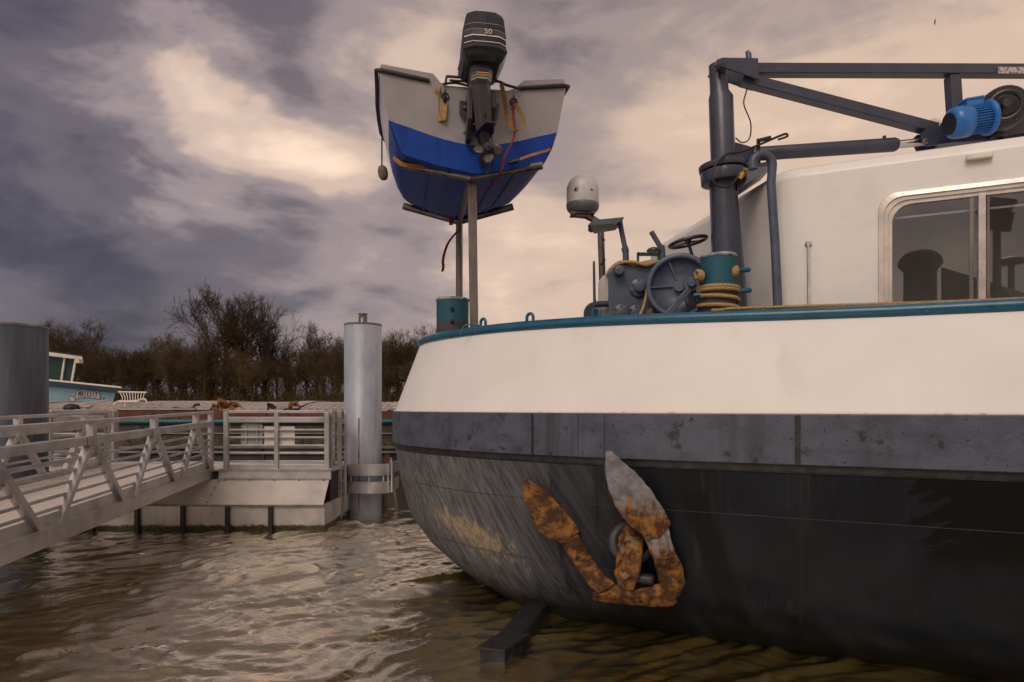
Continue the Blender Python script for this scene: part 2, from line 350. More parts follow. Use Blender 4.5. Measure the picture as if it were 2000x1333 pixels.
def lower_hull_mat():
    m = bpy.data.materials.new('lower_hull'); m.use_nodes = True; t = m.node_tree; b = t.nodes['Principled BSDF']
    c = N(t, 'ShaderNodeTexCoord').outputs['Object']
    c = mapping(t, mapping(t, c, loc=(1.9, 7.0, WATER)), (1,1,1))      # back to place coordinates
    rel = N(t, 'ShaderNodeVectorMath', operation='SUBTRACT'); L(t, c, rel.inputs[0]); rel.inputs[1].default_value = C0
    rt = N(t, 'ShaderNodeVectorRotate', rotation_type='Z_AXIS'); L(t, rel.outputs[0], rt.inputs['Vector']); rt.inputs['Angle'].default_value = -math.atan2(AX.y, AX.x)
    uv = rt.outputs[0]                                                  # x along the ship, z up
    sp = N(t, 'ShaderNodeSeparateXYZ'); L(t, uv, sp.inputs[0]); u, z = sp.outputs[0], sp.outputs[2]
    def mix(fac, a, bb):
        n = N(t, 'ShaderNodeMixRGB'); L(t, fac, n.inputs[0])
        for k, q in ((1, a), (2, bb)):
            if isinstance(q, tuple): n.inputs[k].default_value = (*q, 1)
            else: L(t, q, n.inputs[k])
        return n.outputs[0]
    def sm(v, a, bb):
        n = N(t, 'ShaderNodeMapRange', interpolation_type='SMOOTHSTEP'); L(t, v, n.inputs[0]); n.inputs[1].default_value = a; n.inputs[2].default_value = bb; return n.outputs[0]
    mul = lambda a, bb: math_n(t, 'MULTIPLY', a, bb)
    diag = N(t, 'ShaderNodeVectorRotate', rotation_type='Y_AXIS'); L(t, uv, diag.inputs['Vector']); diag.inputs['Angle'].default_value = R(-36)
    big = noise(t, uv, 1.1, 5, .6)
    col = mix(ramp(t, big, ((.35, 0.), (.7, 1.))), (.007,.009,.013), (.016,.020,.027))
    # scoured bow: pale slanting brush strokes forward
    fwd = sm(u, 2.6, 5.6)
    col = mix(mul(fwd, .75), col, (.105,.110,.122))
    st = noise(t, mapping(t, diag.outputs[0], (15, 15, .45)), 1.7, 8, .62)
    col = mix(mul(ramp(t, st, ((.40, 0.), (.85, 1.))), mul(fwd, .95)), col, (.27,.275,.295))
    # vertical run-off streaks
    vs = noise(t, mapping(t, uv, (1, 1, .07)), 4.2, 6, .6)
    col = mix(mul(ramp(t, vs, ((.55, 0.), (.68, 1.))), .8), col, (.008,.008,.009))
    vs2 = noise(t, mapping(t, uv, (1, 1, .05), loc=(9, 3, 0)), 7, 5, .6)
    col = mix(mul(ramp(t, vs2, ((.58, 0.), (.74, 1.))), .30), col, (.06,.06,.062))
    # dried weed and silt scuffs at the shoulder of the bow
    du = math_n(t, 'DIVIDE', math_n(t, 'SUBTRACT', u, 4.95), 1.0); dz = math_n(t, 'DIVIDE', math_n(t, 'SUBTRACT', math_n(t, 'ADD', z, mul(math_n(t, 'SUBTRACT', u, 5.05), -.25)), .74), .27)
    g = math_n(t, 'EXPONENT', mul(math_n(t, 'ADD', mul(du, du), mul(dz, dz)), -1.0))
    sc = noise(t, mapping(t, diag.outputs[0], (2.2, 2.2, .9)), 7, 14, .80)
    col = mix(ramp(t, math_n(t, 'ADD', sc, mul(g, .30)), ((.70, 0.), (.80, .9))), col, (.33,.265,.17))
    col = mix(ramp(t, math_n(t, 'ADD', noise(t, uv, 24, 8, .7), mul(g, .20)), ((.72, 0.), (.80, .8))), col, (.16,.13,.085))
    # torn black coating patch towards the stern
    tp = N(t, 'ShaderNodeVectorRotate', rotation_type='Y_AXIS'); L(t, uv, tp.inputs['Vector']); tp.inputs['Angle'].default_value = R(-22)
    tn = noise(t, mapping(t, tp.outputs[0], (.9, 1, 4.5)), 2.6, 7, .6)
    pm = math_n(t, 'ADD', math_n(t, 'MULTIPLY', sm(u, 1.6, -.1), 1.0), mul(math_n(t, 'SUBTRACT', tn, .5), 1.3))
    pz = mul(sm(z, .78, 1.0), sm(z, 1.75, 1.45)); pk = mul(ramp(t, pm, ((.60, 0.), (.64, 1.))), pz)
    col = mix(pk, col, (.006,.0055,.005))
    ud = math_n(t, 'DIVIDE', math_n(t, 'SUBTRACT', math_n(t, 'ADD', u, mul(z, -.30)), 1.98), .16); rs = math_n(t, 'EXPONENT', mul(mul(ud, ud), -1.0))
    col = mix(mul(ramp(t, math_n(t, 'ADD', mul(rs, .6), mul(noise(t, mapping(t, uv, (1,1,.15)), 9, 6), .6)), ((.55, 0.), (.75, 1.))), mul(sm(z, 1.40, 1.30), .9)), col, (.006,.006,.007))
    # weed line near the water
    col = mix(mul(sm(math_n(t, 'ADD', z, mul(noise(t, uv, 5, 6), .25)), .42, .12), .85), col, (.012,.012,.008))
    L(t, col, b.inputs['Base Color'])
    L(t, math_n(t, 'ADD', mul(fwd, .22), .38), b.inputs['Roughness']); b.inputs['Specular IOR Level'].default_value = .14
    bn = N(t, 'ShaderNodeBump'); bn.inputs['Strength'].default_value = .35; bn.inputs['Distance'].default_value = .02
    L(t, math_n(t, 'ADD', noise(t, uv, 2.2, 3), mul(noise(t, uv, 30, 4), .12)), bn.inputs['Height']); L(t, bn.outputs[0], b.inputs['Normal'])
    return m
hb = MB()
zz = [-.6,-.3,-.14,-.1,-.07,-.02,.04,.10,.18,.27,.36,.45,.55,.66,.78,.9,1.02,1.15,1.3,1.45,1.56]
hb.sheet([hull_ring(z) for z in zz]); hb.build('lower_hull', lower_hull_mat(), barge)
bb = MB(); bb.sheet([hull_ring(1.618, -.02), hull_ring(1.618, .03), hull_ring(1.624, .035), hull_ring(1.8, .035), hull_ring(2.03, .035), hull_ring(2.04, .03), hull_ring(2.04, -.03)], smooth=False)
band = bb.build('rubbing_band', M['band'], barge)
lb = MB(); lb.sheet([hull_ring(1.545, -.005), hull_ring(1.548, .010), hull_ring(1.556, .012), hull_ring(1.560, .003), hull_ring(1.625, .003)], smooth=False); lb.build('band_shadow_gap', M['scuffed'], barge)  # black strip paints the shadow gap under the rubbing band
wb = MB(); lw = lambda k: (lambda u: sheer(u)*k)
wb.sheet([hull_ring(2.04, .0), hull_ring(2.25, .002, lw(.25)), hull_ring(2.45, .002, lw(.5)), hull_ring(2.65, .001, lw(.75)), hull_ring(2.84, 0, lw(1))]); wb.build('bulwark', M['white'], barge)
wi = MB(); wi.sheet([hull_ring(2.84, -.002, sheer), hull_ring(2.84, -.05, sheer), hull_ring(2.42, -.12)]); wi.build('bulwark_inside', M['deck'], barge)
dk = MB(); ring = hull_ring(2.44, -.10); dk.add(ring, [tuple(range(len(ring)))]); dk.build('deck', M['deck'], barge)
rl = MB(); rr = hull_ring(2.885, -.012, sheer); rl.tube(rr, .056, 12); rail = rl.build('gunwale_rail', M['railblue'], barge)
# white paint bead between bulwark and band
be = MB(); be.tube(hull_ring(2.045, .02), .011, 6); be.build('paint_bead', mat('bead_white', (.72,.64,.56), .6, col2=(.3,.27,.24), scale=14, lo=.55, hi=.7), barge)
for px, w, m_ in ((1040, .018, 'scuffed'), (1128, .012, 'band'), (1178, .022, 'band'), (1560, .042, 'scuffed'), (1700, .012, 'band')):
    p, nn = hull_px(px, 1.8, .036); s_ = MB(); tdir = nn.cross(Vector((0,0,1)))
    pts = []
    for k in range(9):
        z = 1.625+.405*k/8; pts.append(Vector((p.x, p.y, z))+nn*.004)
    ribbon(s_, pts, w, tdir, .012); s_.build('weld_seam', M[m_], barge)
for z, i0, i1 in ((1.17, 2, 40), (.55, 14, 62)):
    s_ = MB(); s_.tube(hull_ring(z, -.0015)[i0:i1], .004, 5); s_.build('plate_seam', mat('seam', (.034,.034,.034), .6, col2=(.016,.018,.022), scale=3, lo=.4, hi=.55), barge)
# lifting eyes on the rail
for px, py in ((941, 652), (1033, 640), (1163, 630)):
    p, nn = hull_px(px, 2.86); tdir = nn.cross(Vector((0,0,1))).normalized(); base = Vector((p.x, p.y, 0))-nn*.02; zb = 2.90+sheer((base-C0).dot(AX))
    e_ = MB(); c = base+Vector((0,0,zb+.075)); h = .042
    path = [c+tdir*h-Vector((0,0,.09))]+arc(c, h, 0, math.pi, 10, tdir, (0,0,1))+[c-tdir*h-Vector((0,0,.09))]
    e_.tube(path, .017, 8); e_.build('lifting_eye', M['railblue'], rail)
# hawse pipe rim
hw, hn = hull_px(1228, .95); 
# ------------------------------------------------------------------ cabin
cabin_top = 4.47
W0 = P(1522, HZ, 6.75); W0.z = 0           # rounded corner of side and front
P2 = P(1271, HZ, 10.1); P2.z = 0
fdir = (P2-W0).normalized(); sdir = -AX      # side wall runs aft
def wall(a, d, s, z, off=0.): return a+d*s+Vector((0,0,z))
cb = MB()
# plan outline: front face from P2 to the corner (rounded), then side wall aft
cr = .22; A = W0+fdir*cr; B_ = W0+sdir*cr
def bez(t): return A*(1-t)**2+W0*2*t*(1-t)+B_*t*t
plan = [P2]+[P2.lerp(A, k/6) for k in range(1, 6)]+[bez(k/10) for k in range(11)]+[W0+sdir*s for s in (.6, .9)]
plan_aft = [W0+sdir*s for s in (5.5, 6.5)]
sn = Vector((-sdir.y, sdir.x, 0)); sn = sn if sn.dot(-W0) > 0 else -sn       # outward normal of the side wall
# window opening in the side wall, measured along the wall from W0
def along(px):
    r_ = (px-1000)/F; return (r_*W0.y-W0.x)/(sdir.x-r_*sdir.y)
s0, s1 = along(1727), along(1727)+2.55
def wz(px, py): s = along(px); d = (W0+sdir*s).y; return CZ+(HZ-py)/F*d
zt = (wz(1745, 385)+wz(1990, 362))/2; zb = 2.72
zs = [2.44, zb, zt, cabin_top-.12]
inset = lambda p, k: p
def colm(p): return [Vector((p.x, p.y, z)) for z in zs]
cb.sheet([colm(p) for p in plan], smooth=True)
wa_, wb_ = W0+sdir*s0, W0+sdir*s1
cb.sheet([colm(plan[-1]), colm(wa_)], smooth=False); cb.sheet([colm(wb_), colm(plan_aft[0]), colm(plan_aft[1])], smooth=False)
# above and below the window, with rounded corners of the opening
rc = .16
def opening(side_a, side_b):
    pts = []
    for cx, cz, a0 in ((s0+rc, zt-rc, math.pi), (s1-rc, zt-rc, math.pi/2), (s1-rc, zb+rc, 0), (s0+rc, zb+rc, -math.pi/2)):
        for k in range(7):
            a_ = a0-k*math.pi/12; pts.append((cx+rc*math.cos(a_), cz+rc*math.sin(a_)))
    return pts
op = opening(0, 0)
sq = []
for (s, z) in op:
    # matching point on the bounding rectangle
    tx = s0 if s < s0+rc*.999 and True else (s1 if s > s1-rc*.999 else s); tz = zt if z > zt-rc*.999 else (zb if z < zb+rc*.999 else z)
    sq.append((tx, tz))
for k in range(len(op)):
    pass
def Wp(s, z, off=0.): return W0+sdir*s+sn*off+Vector((0,0,z))
corner_sets = [(0, 7, (s0, zt)), (7, 14, (s1, zt)), (14, 21, (s1, zb)), (21, 28, (s0, zb))]
for i0, i1, (cs, cz) in corner_sets:
    for k in range(i0, i1-1): cb.add([Wp(cs, cz), Wp(*op[k]), Wp(*op[k+1])], [(0,1,2)])
cb.sheet([[Wp(s0, zt), Wp(s1, zt)], [Wp(s0, cabin_top-.12), Wp(s1, cabin_top-.12)]], smooth=False)
cb.sheet([[Wp(s0, zb), Wp(s1, zb)], [Wp(s0, 2.44), Wp(s1, 2.44)]], smooth=False)
# roof edge rolled inwards, then roof
allp = plan+[wa_, wb_]+plan_aft
def inw(i, k):
    p = allp[i]; a_ = allp[max(i-1, 0)]; b_ = allp[min(i+1, len(allp)-1)]; d = (b_-a_).normalized(); nn = Vector((-d.y, d.x, 0))
    ctr = V(-1.0, 0, 0); nn = nn if nn.dot(ctr-p) > 0 else -nn
    return p+nn*k
rolls = [(0, -.12), (.012, -.075), (.045, -.03), (.09, -.006), (.14, .0)]
cb.sheet([[inw(i, k)+Vector((0,0,cabin_top+dz)) for i in range(len(allp))] for k, dz in rolls])
rfp = [inw(i, .14)+Vector((0,0,cabin_top)) for i in range(len(allp))]+[V(-7, -1.3, cabin_top+.0)]
cb.add(rfp, [tuple(range(len(rfp)))])
cabin = cb.build('cabin', M['cabin'], barge)
# inner lining (dark saloon)
ib = MB(); lin = mat('saloon_lining', (.72,.68,.66), .8, col2=(.62,.58,.56), scale=3)
def In(s, t, z): return W0+sdir*s-sn*t+Vector((0,0,z))
sa, sb, td = s0-.7, s1+.8, 2.2
ib.sheet([[In(sa, .04, 2.47), In(sa, td, 2.47), In(sb, td, 2.47), In(sb, .04, 2.47)], [In(sa, .04, cabin_top-.1), In(sa, td, cabin_top-.1), In(sb, td, cabin_top-.1), In(sb, .04, cabin_top-.1)]], smooth=False)
ib.add([In(sa, .04, cabin_top-.11), In(sa, td, cabin_top-.11), In(sb, td, cabin_top-.11), In(sb, .04, cabin_top-.11)], [(0,1,2,3)])
ib.add([In(sa, .04, 2.48), In(sa, td, 2.48), In(sb, td, 2.48), In(sb, .04, 2.48)], [(0,1,2,3)]); ib.build('saloon_lining', lin, barge)
# window frame: stepped aluminium ring
def opk(k): return [(s+(k if s < (s0+s1)/2 else -k), z+(-k if z > (zt+zb)/2 else k)) for s, z in op]
fm = mat('window_aluminium', (.66,.60,.56), .3, .4, col2=(.5,.47,.45), scale=5)
fb = MB()
prof = [(-.050, .002), (-.045, .022), (-.005, .028), (.0, .012), (.03, .012), (.034, -.004), (.065, -.004), (.068, -.04)]
rows = [[Wp(s, z, off) for s, z in opk(k)] for k, off in prof]
fb.sheet(rows, smooth=False, closed_u=True); wf = fb.build('window_frame', fm, cabin)
sm_ = along(1918)
mb_ = MB(); mb_.box(Wp(sm_, (zt+zb)/2, -.012), (.055, .05, zt-zb-.10), Matrix((sdir, sn, Vector((0,0,1)))).transposed()); mb_.build('mullion', fm, cabin, bevel=.004)
mb_ = MB(); mb_.box(Wp(sm_-.075, (zt+zb)/2, -.03), (.03, .03, zt-zb-.12), Matrix((sdir, sn, Vector((0,0,1)))).transposed()); mb_.box(Wp(sm_+.05, (zt+zb)/2, -.03), (.02, .03, zt-zb-.12), Matrix((sdir, sn, Vector((0,0,1)))).transposed()); mb_.build('sash', M['steel'], cabin)
gl_m = glass('window_glass')
for a_, b_ in ((s0+.03, sm_), (sm_, s1-.03)):
    g_ = MB(); g_.add([Wp(a_, zb+.03, -.030), Wp(b_, zb+.03, -.030), Wp(b_, zt-.03, -.030), Wp(a_, zt-.03, -.030)], [(0,1,2,3)]); g_.build('pane', gl_m, cabin)
# pelmet strip behind the glass
mb_ = MB(); mb_.box(Wp((s0+s1)/2, zt-.16, -.12), (s1-s0-.1, .02, .018), Matrix((sdir, sn, Vector((0,0,1)))).transposed()); mb_.build('curtain_rail', fm, cabin)
# grab rail, drip moulding, roof lamp
s = along(1579); zt_, zb_ = wz(1579, 478), 2.6
g_ = MB(); g_.tube([Wp(s, zt_, .06), Wp(s+.01, zb_, .06)], .013, 8); g_.tube([Wp(s, zt_, .06), Wp(s, zt_, 0)], .016, 8); g_.lathe([(.034, 0), (.034, .008), (.02, .014)], Wp(s, zt_, .001), sn, 14); g_.build('grab_rail', M['chrome'], cabin)
s = along(1912); g_ = MB(); g_.box(Wp(s, wz(1912, 308), .03), (.20, .06, .055), Matrix((sdir, sn, Vector((0,0,1)))).transposed()); g_.build('side_lamp', mat('lamp_white', (.78,.74,.68), .4, col2=(.66,.62,.57), scale=8), cabin, bevel=.012)
# gooseneck vent pipe in front of the corner
g_ = MB(); d_ = 6.62
x0, x1 = 1487, 1506
c_ = P(1489, 322, d_); pts = [P(1521, 640, d_-.05), P(1514, 480, d_-.02), P(1506, 360, d_)]
r_ = (P(1504, 322, d_)-c_).length
pts += arc(c_, .098, 0, math.pi*.92, 10, (1,0,0), (0,0,1)); pts += [pts[-1]+Vector((.004,0,-.07))]
g_.tube(pts, .043, 12); g_.build('vent_pipe', M['winch'], barge)
# bracket between mast flange and roof
g_ = MB(); g_.prism([P(1440, 372, 7.0), P(1510, 325, 6.85), P(1515, 312, 6.9), P(1436, 330, 7.05)], (.05, .5, .02)); g_.build('roof_bracket', M['crane'], barge)
def hull_d(px, py):
    """distance from the camera plane to the near skin of the hull along the line through px,py"""
    last = None
    for k in range(120):
        z = 2.6-k*.0235; h = hull_px(px, z)
        if h is None: continue
        y = HZ-(z-CZ)/h[0].y*F
        if last and last[0] <= py <= y:
            t = (py-last[0])/(y-last[0]+1e-9); return last[1]+(h[0].y-last[1])*t
        last = (y, h[0].y)
    return 7.0
DECK = 2.44
# ================================================================== mooring bollards on the barge
def bollard_mat(zsplit, name):
    m = mat(name, (.050,.042,.045), .6, col2=(.075,.060,.056), scale=14, spots=[((.16,.12,.09), .62, .68, 16)], bump=.35, bscale=25); t = m.node_tree; b = t.nodes['Principled BSDF']
    src = b.inputs['Base Color'].links[0].from_socket; c = N(t, 'ShaderNodeTexCoord').outputs['Object']; sp = N(t, 'ShaderNodeSeparateXYZ'); L(t, c, sp.inputs[0])
    e = math_n(t, 'ADD', sp.outputs[2], math_n(t, 'MULTIPLY', math_n(t, 'SUBTRACT', noise(t, mapping(t, c, (1,1,2.2)), 9, 8, .65), .5), .38))
    n = N(t, 'ShaderNodeMixRGB'); L(t, ramp(t, math_n(t, 'SUBTRACT', e, zsplit-.5), ((.48, 0.), (.50, .55), (.52, 1.))), n.inputs[0]); L(t, src, n.inputs[1])
    n2 = N(t, 'ShaderNodeMixRGB'); L(t, ramp(t, noise(t, c, 30, 4), ((.35, 0.), (.75, 1.))), n2.inputs[0]); n2.inputs[1].default_value = (.004,.095,.145,1); n2.inputs[2].default_value = (.006,.065,.10,1)
    L(t, n2.outputs[0], n.inputs[2]); L(t, n.outputs[0], b.inputs['Base Color']); return m
def bollard(px, top, d, wpx, label, zs):
    c = P(px, HZ, d); c.z = DECK; h = P(px, top, d).z-DECK; r = wpx/2/F*d
    t = thing('mooring_bollard', label, 'bollard', c, 'mooring bollards on the barge')
    b = MB(); b.lathe([(r*1.0, 0), (r, h-.02)], c, n=32); b.build('post', bollard_mat(zs, 'bollard_paint'), t)
    b = MB(); b.lathe([(r*1.0, h-.028), (r*1.05, h-.022), (r*1.05, h-.004), (r*.98, h+.006), (r*.5, h+.012), (.01, h+.014)], c, n=32); b.build('cap', mat('cap_worn', (.42,.38,.36), .6, col2=(.02,.12,.17), scale=16, lo=.45, hi=.6), t)
    return t, c, r, h
bo1, c1, r1, h1 = bollard(884, 585, 8.85, 63, 'blue bollard with flaking paint beside the boat stand posts', .74)
b = MB()
for dx, y in ((-.01, 604), (.005, 628)):
    b.lathe([(.022, 0), (.026, .02), (.012, .035)], P(883+dx, y, 8.85-r1-.005), (0,-1,0), 12)
b.build('bolt', M['rubber'], bo1)['kind'] = 'stuff'
bo2, c2, r2, h2 = bollard(1403, 500, 6.78, 68, 'blue bollard wound with yellow rope in front of the grey crane mast', .84)
horn_m = M['railblue']
for y, l_, rt in ((533, -.27, .30), (573, -.26, .31)):
    z = P(1403, y, 6.78).z; b = MB(); tilt = .03
    b.tube([c2+Vector((l_, -.05, z-DECK-.03)), c2+Vector((l_+.02, -.05, z-DECK-.03)), c2+Vector((rt-.02, -.05, z-DECK+.02)), c2+Vector((rt, -.05, z-DECK+.02))], [.018,.026,.026,.018], 10); b.build('horn', horn_m, bo2)
# rope on it
rp = MB(); pts = []
def coil(z0, z1, turns, rad, k=26, a0=0):
    return [c2+Vector((math.cos(a0+2*math.pi*turns*i/(k*turns))*rad, math.sin(a0+2*math.pi*turns*i/(k*turns))*rad, z0+(z1-z0)*i/(k*turns))) for i in range(int(k*turns)+1)]
zc = lambda y: P(1403, y, 6.6).z-DECK
RR = r2+.021
pts = coil(zc(556), zc(567), 2, RR, a0=2.2)+coil(zc(570), zc(592), 1, RR, a0=2.2)[1:]+coil(zc(590), zc(606), 1, RR, a0=2.2)[1:]
rp.tube(pts, .021, 8)
tail = [c2+Vector((math.cos(-2.2)*RR, math.sin(-2.2)*RR, zc(606))), c2+Vector((-.02, -RR, zc(606))), P(1440, 603, 6.5), P(1600, 598, 6.3), P(1800, 592, 6.02), P(2000, 584, 5.72), P(2300, 570, 5.3)]
rp.tube(smooth_path(tail, 5), .0165, 8)
rope_b = rp.build('mooring_rope', M['rope']); tag(rope_b, 'yellow fibre rope wound round the bollard and running along the blue rail', 'rope')
kn = MB()
for px, y, k in ((1436, 531, 1), (1366, 538, -1)):
    c = P(px, y, 6.66)
    kn = MB()
    for j in range(3): kn.tube(arc(c+Vector((.018*k*(j-1), 0, .008*(j-1))), .044-.006*abs(j-1), 0, 2*math.pi, 14, (.25*k,1,0), (0,.1,1)), .017, 6)
    kn.build('knot', M['rope'], rope_b)
# ================================================================== crane
CD = 7.1
crane = thing('deck_crane', 'dark grey deck crane mast with long horizontal boom above the cabin', 'crane', Vector((P(1426, HZ, CD).x, CD, DECK)))
b = MB(); bot = P(1429, 640, CD); bot.z = DECK
b.tube([bot, P(1427, 612, CD), P(1412, 362, CD), P(1411, 340, CD)], [.178, .172, .137, .137], 10, True); b.build('mast', M['crane'], crane)
for f_, sm in ((0, 0),): pass
b = MB(); fc = P(1414, 352, CD); up = (P(1408, 200, CD)-P(1416, 345, CD)).normalized()
b.lathe([(.16, -.04), (.232, -.035), (.236, .08), (.15, .085), (.15, .095), (.245, .098), (.25, .15), (.24, .155), (.12, .16)], fc, up, 36); b.build('slewing_ring', M['crane'], crane, bevel=.004)
b = MB(); b.tube([P(1413, 338, CD), P(1408, 192, CD), P(1405, 180, CD), P(1402, 128, CD)], [.125, .125, .095, .093], 18); b.build('slewing_post', M['crane'], crane)
b = MB()
for dy in (-.13, .10):
    b.prism([P(1388, 140, CD)+Vector((0,dy,0)), P(1393, 129, CD)+Vector((0,dy,0)), P(1404, 125, CD)+Vector((0,dy,0)), P(1472, 126, CD)+Vector((0,dy,0)), P(1475, 168, CD)+Vector((0,dy,0)), P(1415, 147, CD)+Vector((0,dy,0)), P(1396, 146, CD)+Vector((0,dy,0))], (0, .022, 0))
b.build('head_plate', M['crane'], crane, bevel=.004)
b = MB(); b.lathe([(.045,0),(.045,.03),(.03,.045)], P(1407, 134, CD-.135), (0,-1,0), 12); b.lathe([(.022, .03), (.022, .065)], P(1407, 134, CD-.135), (0,-1,0), 6); b.build('pin', M['black'], crane)
b = MB(); b.bar(P(1470, 138, CD), P(2420, 141, CD), .13, .105); b.build('boom', M['crane'], crane, bevel=.008)
b = MB(); b.bar(P(1448, 156, CD), P(1856, 262, CD), .13, .105); b.build('brace', M['crane'], crane, bevel=.008)
b = MB(); b.bar(P(1860, 150, CD+.0), P(1868, 275, CD+.0), .115, .115, (0,1,0)); b.build('post', M['crane'], crane, bevel=.006)
b = MB(); b.bar(P(1830, 276, CD), P(2420, 248, CD), .16, .10); b.bar(P(1990, 235, CD), P(1900, 268, CD), .1, .09); b.build('lower_beam', M['crane'], crane, bevel=.008)
b = MB(); b.tube([P(1470, 302, CD), P(1480, 301, CD), P(1746, 283, CD), P(1752, 283, CD)], [.05,.072,.072,.06], 18); cyl = b.build('lift_cylinder', M['crane'], crane)
b = MB(); b.tube([P(1750, 283, CD), P(1806, 277, CD)], .042, 14); b.build('piston_rod', M['chrome'], cyl)
b = MB(); b.tube([P(1728, 280, CD-.02), P(1727, 266, CD-.02)], .018, 8); b.build('grease_nipple', M['black'], cyl)
b = MB()
for dy in (-.09, .07): b.prism([P(1788, 268, CD)+Vector((0,dy,0)), P(1800, 258, CD)+Vector((0,dy,0)), P(1850, 262, CD)+Vector((0,dy,0)), P(1856, 284, CD)+Vector((0,dy,0)), P(1800, 292, CD)+Vector((0,dy,0))], (0,.02,0))
b.build('pivot_plate', M['crane'], crane)
b = MB(); b.lathe([(.035,0),(.035,.02),(.02,.03)], P(1806, 277, CD-.10), (0,-1,0), 10); b.build('pivot_pin', M['steel'], crane)
b = MB(); b.prism([P(1444, 322, CD), P(1486, 318, CD), P(1478, 290, CD), P(1436, 278, CD)], (0, .06, 0)); b.build('cylinder_lug', M['crane'], crane)
b = MB(); b.tube([P(1464, 128, CD+.02), P(1462, 106, CD+.02), P(1459, 100, CD+.02)], [.03,.03,.018], 10); b.build('sheave_stub', M['winch'], crane)
b = MB(); b.lathe([(.055, 0), (.055, .03)], P(1825, 243, CD-.02), (-.4,-.9,.1), 16); b.build('end_disc', M['steel'], crane)
pf = mat('perforated_plate', (.50,.46,.43), .5, .2, col2=(.10,.08,.08), scale=55, lo=.55, hi=.62, detail=1)
b = MB(); b.box(P(2010, 138, CD-.078), (.64, .012, .066)); b.build('grip_plate', pf, crane)
b = MB()
b.tube(smooth_path([P(1437, 270, CD), P(1450, 279, CD-.1), P(1464, 270, CD-.1), P(1466, 240, CD-.05), P(1453, 205, CD), P(1456, 185, CD), P(1460, 172, CD)], 6), .007, 6)
b.tube(smooth_path([P(1445, 340, CD-.28), P(1425, 364, CD-.32), P(1400, 362, CD-.32), P(1391, 345, CD-.32), P(1398, 322, CD-.3), P(1418, 302, CD-.25), P(1450, 296, CD-.2), P(1490, 280, CD-.2), P(1520, 267, CD-.2), P(1535, 262, CD-.2), P(1537, 267, CD-.2), P(1520, 273, CD-.2)], 6), .012, 6)
hose = b.build('hose', M['rubber'], crane)
b = MB(); b.tube([P(1456, 330, CD-.3), P(1449, 343, CD-.3), P(1445, 350, CD-.3)], [.022,.026,.018], 8); b.build('hose_sleeve', mat('yellow_sleeve', (.55,.30,.02), .5, col2=(.05,.04,.02), scale=30, lo=.5, hi=.55), crane)
b = MB(); b.tube([P(1481, 275, CD-.2), P(1505, 269, CD-.2)], .02, 8); b.bar(P(1481, 300, CD-.15), P(1481, 272, CD-.15), .03, .03, (0,1,0)); b.tube([P(1470,312,CD-.12), P(1484,296,CD-.12)], .035, 10); b.build('hose_coupling', M['black'], crane)
# ================================================================== electric winch motor on the crane
blue = mat('motor_blue', (.014,.16,.50), .34, col2=(.010,.12,.40), scale=8, spots=((.02,.2,.55), .62, .72, 12), bump=.08, coat=.2)
MD = 6.75; ax = Vector((.98, .02, .17)).normalized(); m0 = P(1853, 243, MD)
motor = thing('winch_motor', 'blue ribbed electric motor with black gearbox hung under the crane boom', 'motor', m0-Vector((0,0,.2)))
b = MB(); b.lathe([(.085, .0), (.118, .010), (.145, .04), (.152, .08), (.152, .185), (.13, .192)], m0, ax, 36); fan = b.build('fan_cowl', blue, motor)
b = MB()
sx = ax.cross(Vector((0,0,1))).normalized(); sy = sx.cross(ax)
for k in range(-5, 6):
    w = math.sqrt(max(.1**2-(k*.017)**2, 0)); b.bar(m0-ax*.003+sy*k*.017-sx*w, m0-ax*.003+sy*k*.017+sx*w, .006, .007, sy)
b.lathe([(.106,-.002),(.106,.006)], m0, ax, 24); b.build('fan_grille', M['black'], fan)['kind'] = 'stuff'
b = MB(); b.lathe([(.115, .18), (.115, .385)], m0, ax, 30)
for k in range(34):
    an = 2*math.pi*k/34; dr = sx*math.cos(an)+sy*math.sin(an); b.bar(m0+ax*.195+dr*.125, m0+ax*.365+dr*.125, .007, .03, dr)
b.build('ribbed_body', blue, motor)
b = MB(); b.lathe([(.13,.365),(.165,.372),(.17,.385),(.17,.405),(.15,.41)], m0, ax, 30); b.build('flange', blue, motor)
b = MB(); tb = m0+ax*.27+sy*.155-sx*.02; Mx = Matrix((ax, sx, sy)).transposed(); b.box(tb, (.17, .13, .07), Mx); b.box(tb+sy*.045, (.185, .145, .025), Mx); b.lathe([(.02,0),(.02,.04)], tb-ax*.085, -ax, 8); b.build('terminal_box', blue, motor, bevel=.008)
b = MB(); b.box(m0+ax*.28-sx*.118+sy*.0, (.05,.012,.03), Mx); b.build('name_plate', M['steel'], motor)
gx = (P(1964, 206, MD-.02)); gax = Vector((-.42, -.88, -.05)).normalized()
b = MB(); b.lathe([(.20,-.2),(.205,-.16),(.205,-.03),(.19,-.005),(.165,.0),(.165,.018),(.11,.02),(.11,.012),(.095,.012),(.095,.03),(.045,.034),(.045,.065),(.03,.07)], gx, gax, 32); gb = b.build('gearbox', M['black'], motor)
b = MB()
for k in range(8):
    an = 2*math.pi*k/8+.3; q = gx+gax*.006+(gax.cross(Vector((0,0,1))).normalized()*math.cos(an)+Vector((0,0,1))*math.sin(an))*.178; b.lathe([(.012,0),(.012,.014)], q, gax, 6)
b.build('bolt', M['rubber'], gb)['kind'] = 'stuff'
b = MB(); b.prism([P(1920, 215, MD+.3), P(1925, 190, MD+.3), P(1945, 172, MD+.3), P(2000, 180, MD+.3), P(2030, 245, MD+.3), P(1950, 250, MD+.3)], (0,.22,0)); b.build('gear_housing', M['black'], motor, bevel=.01)
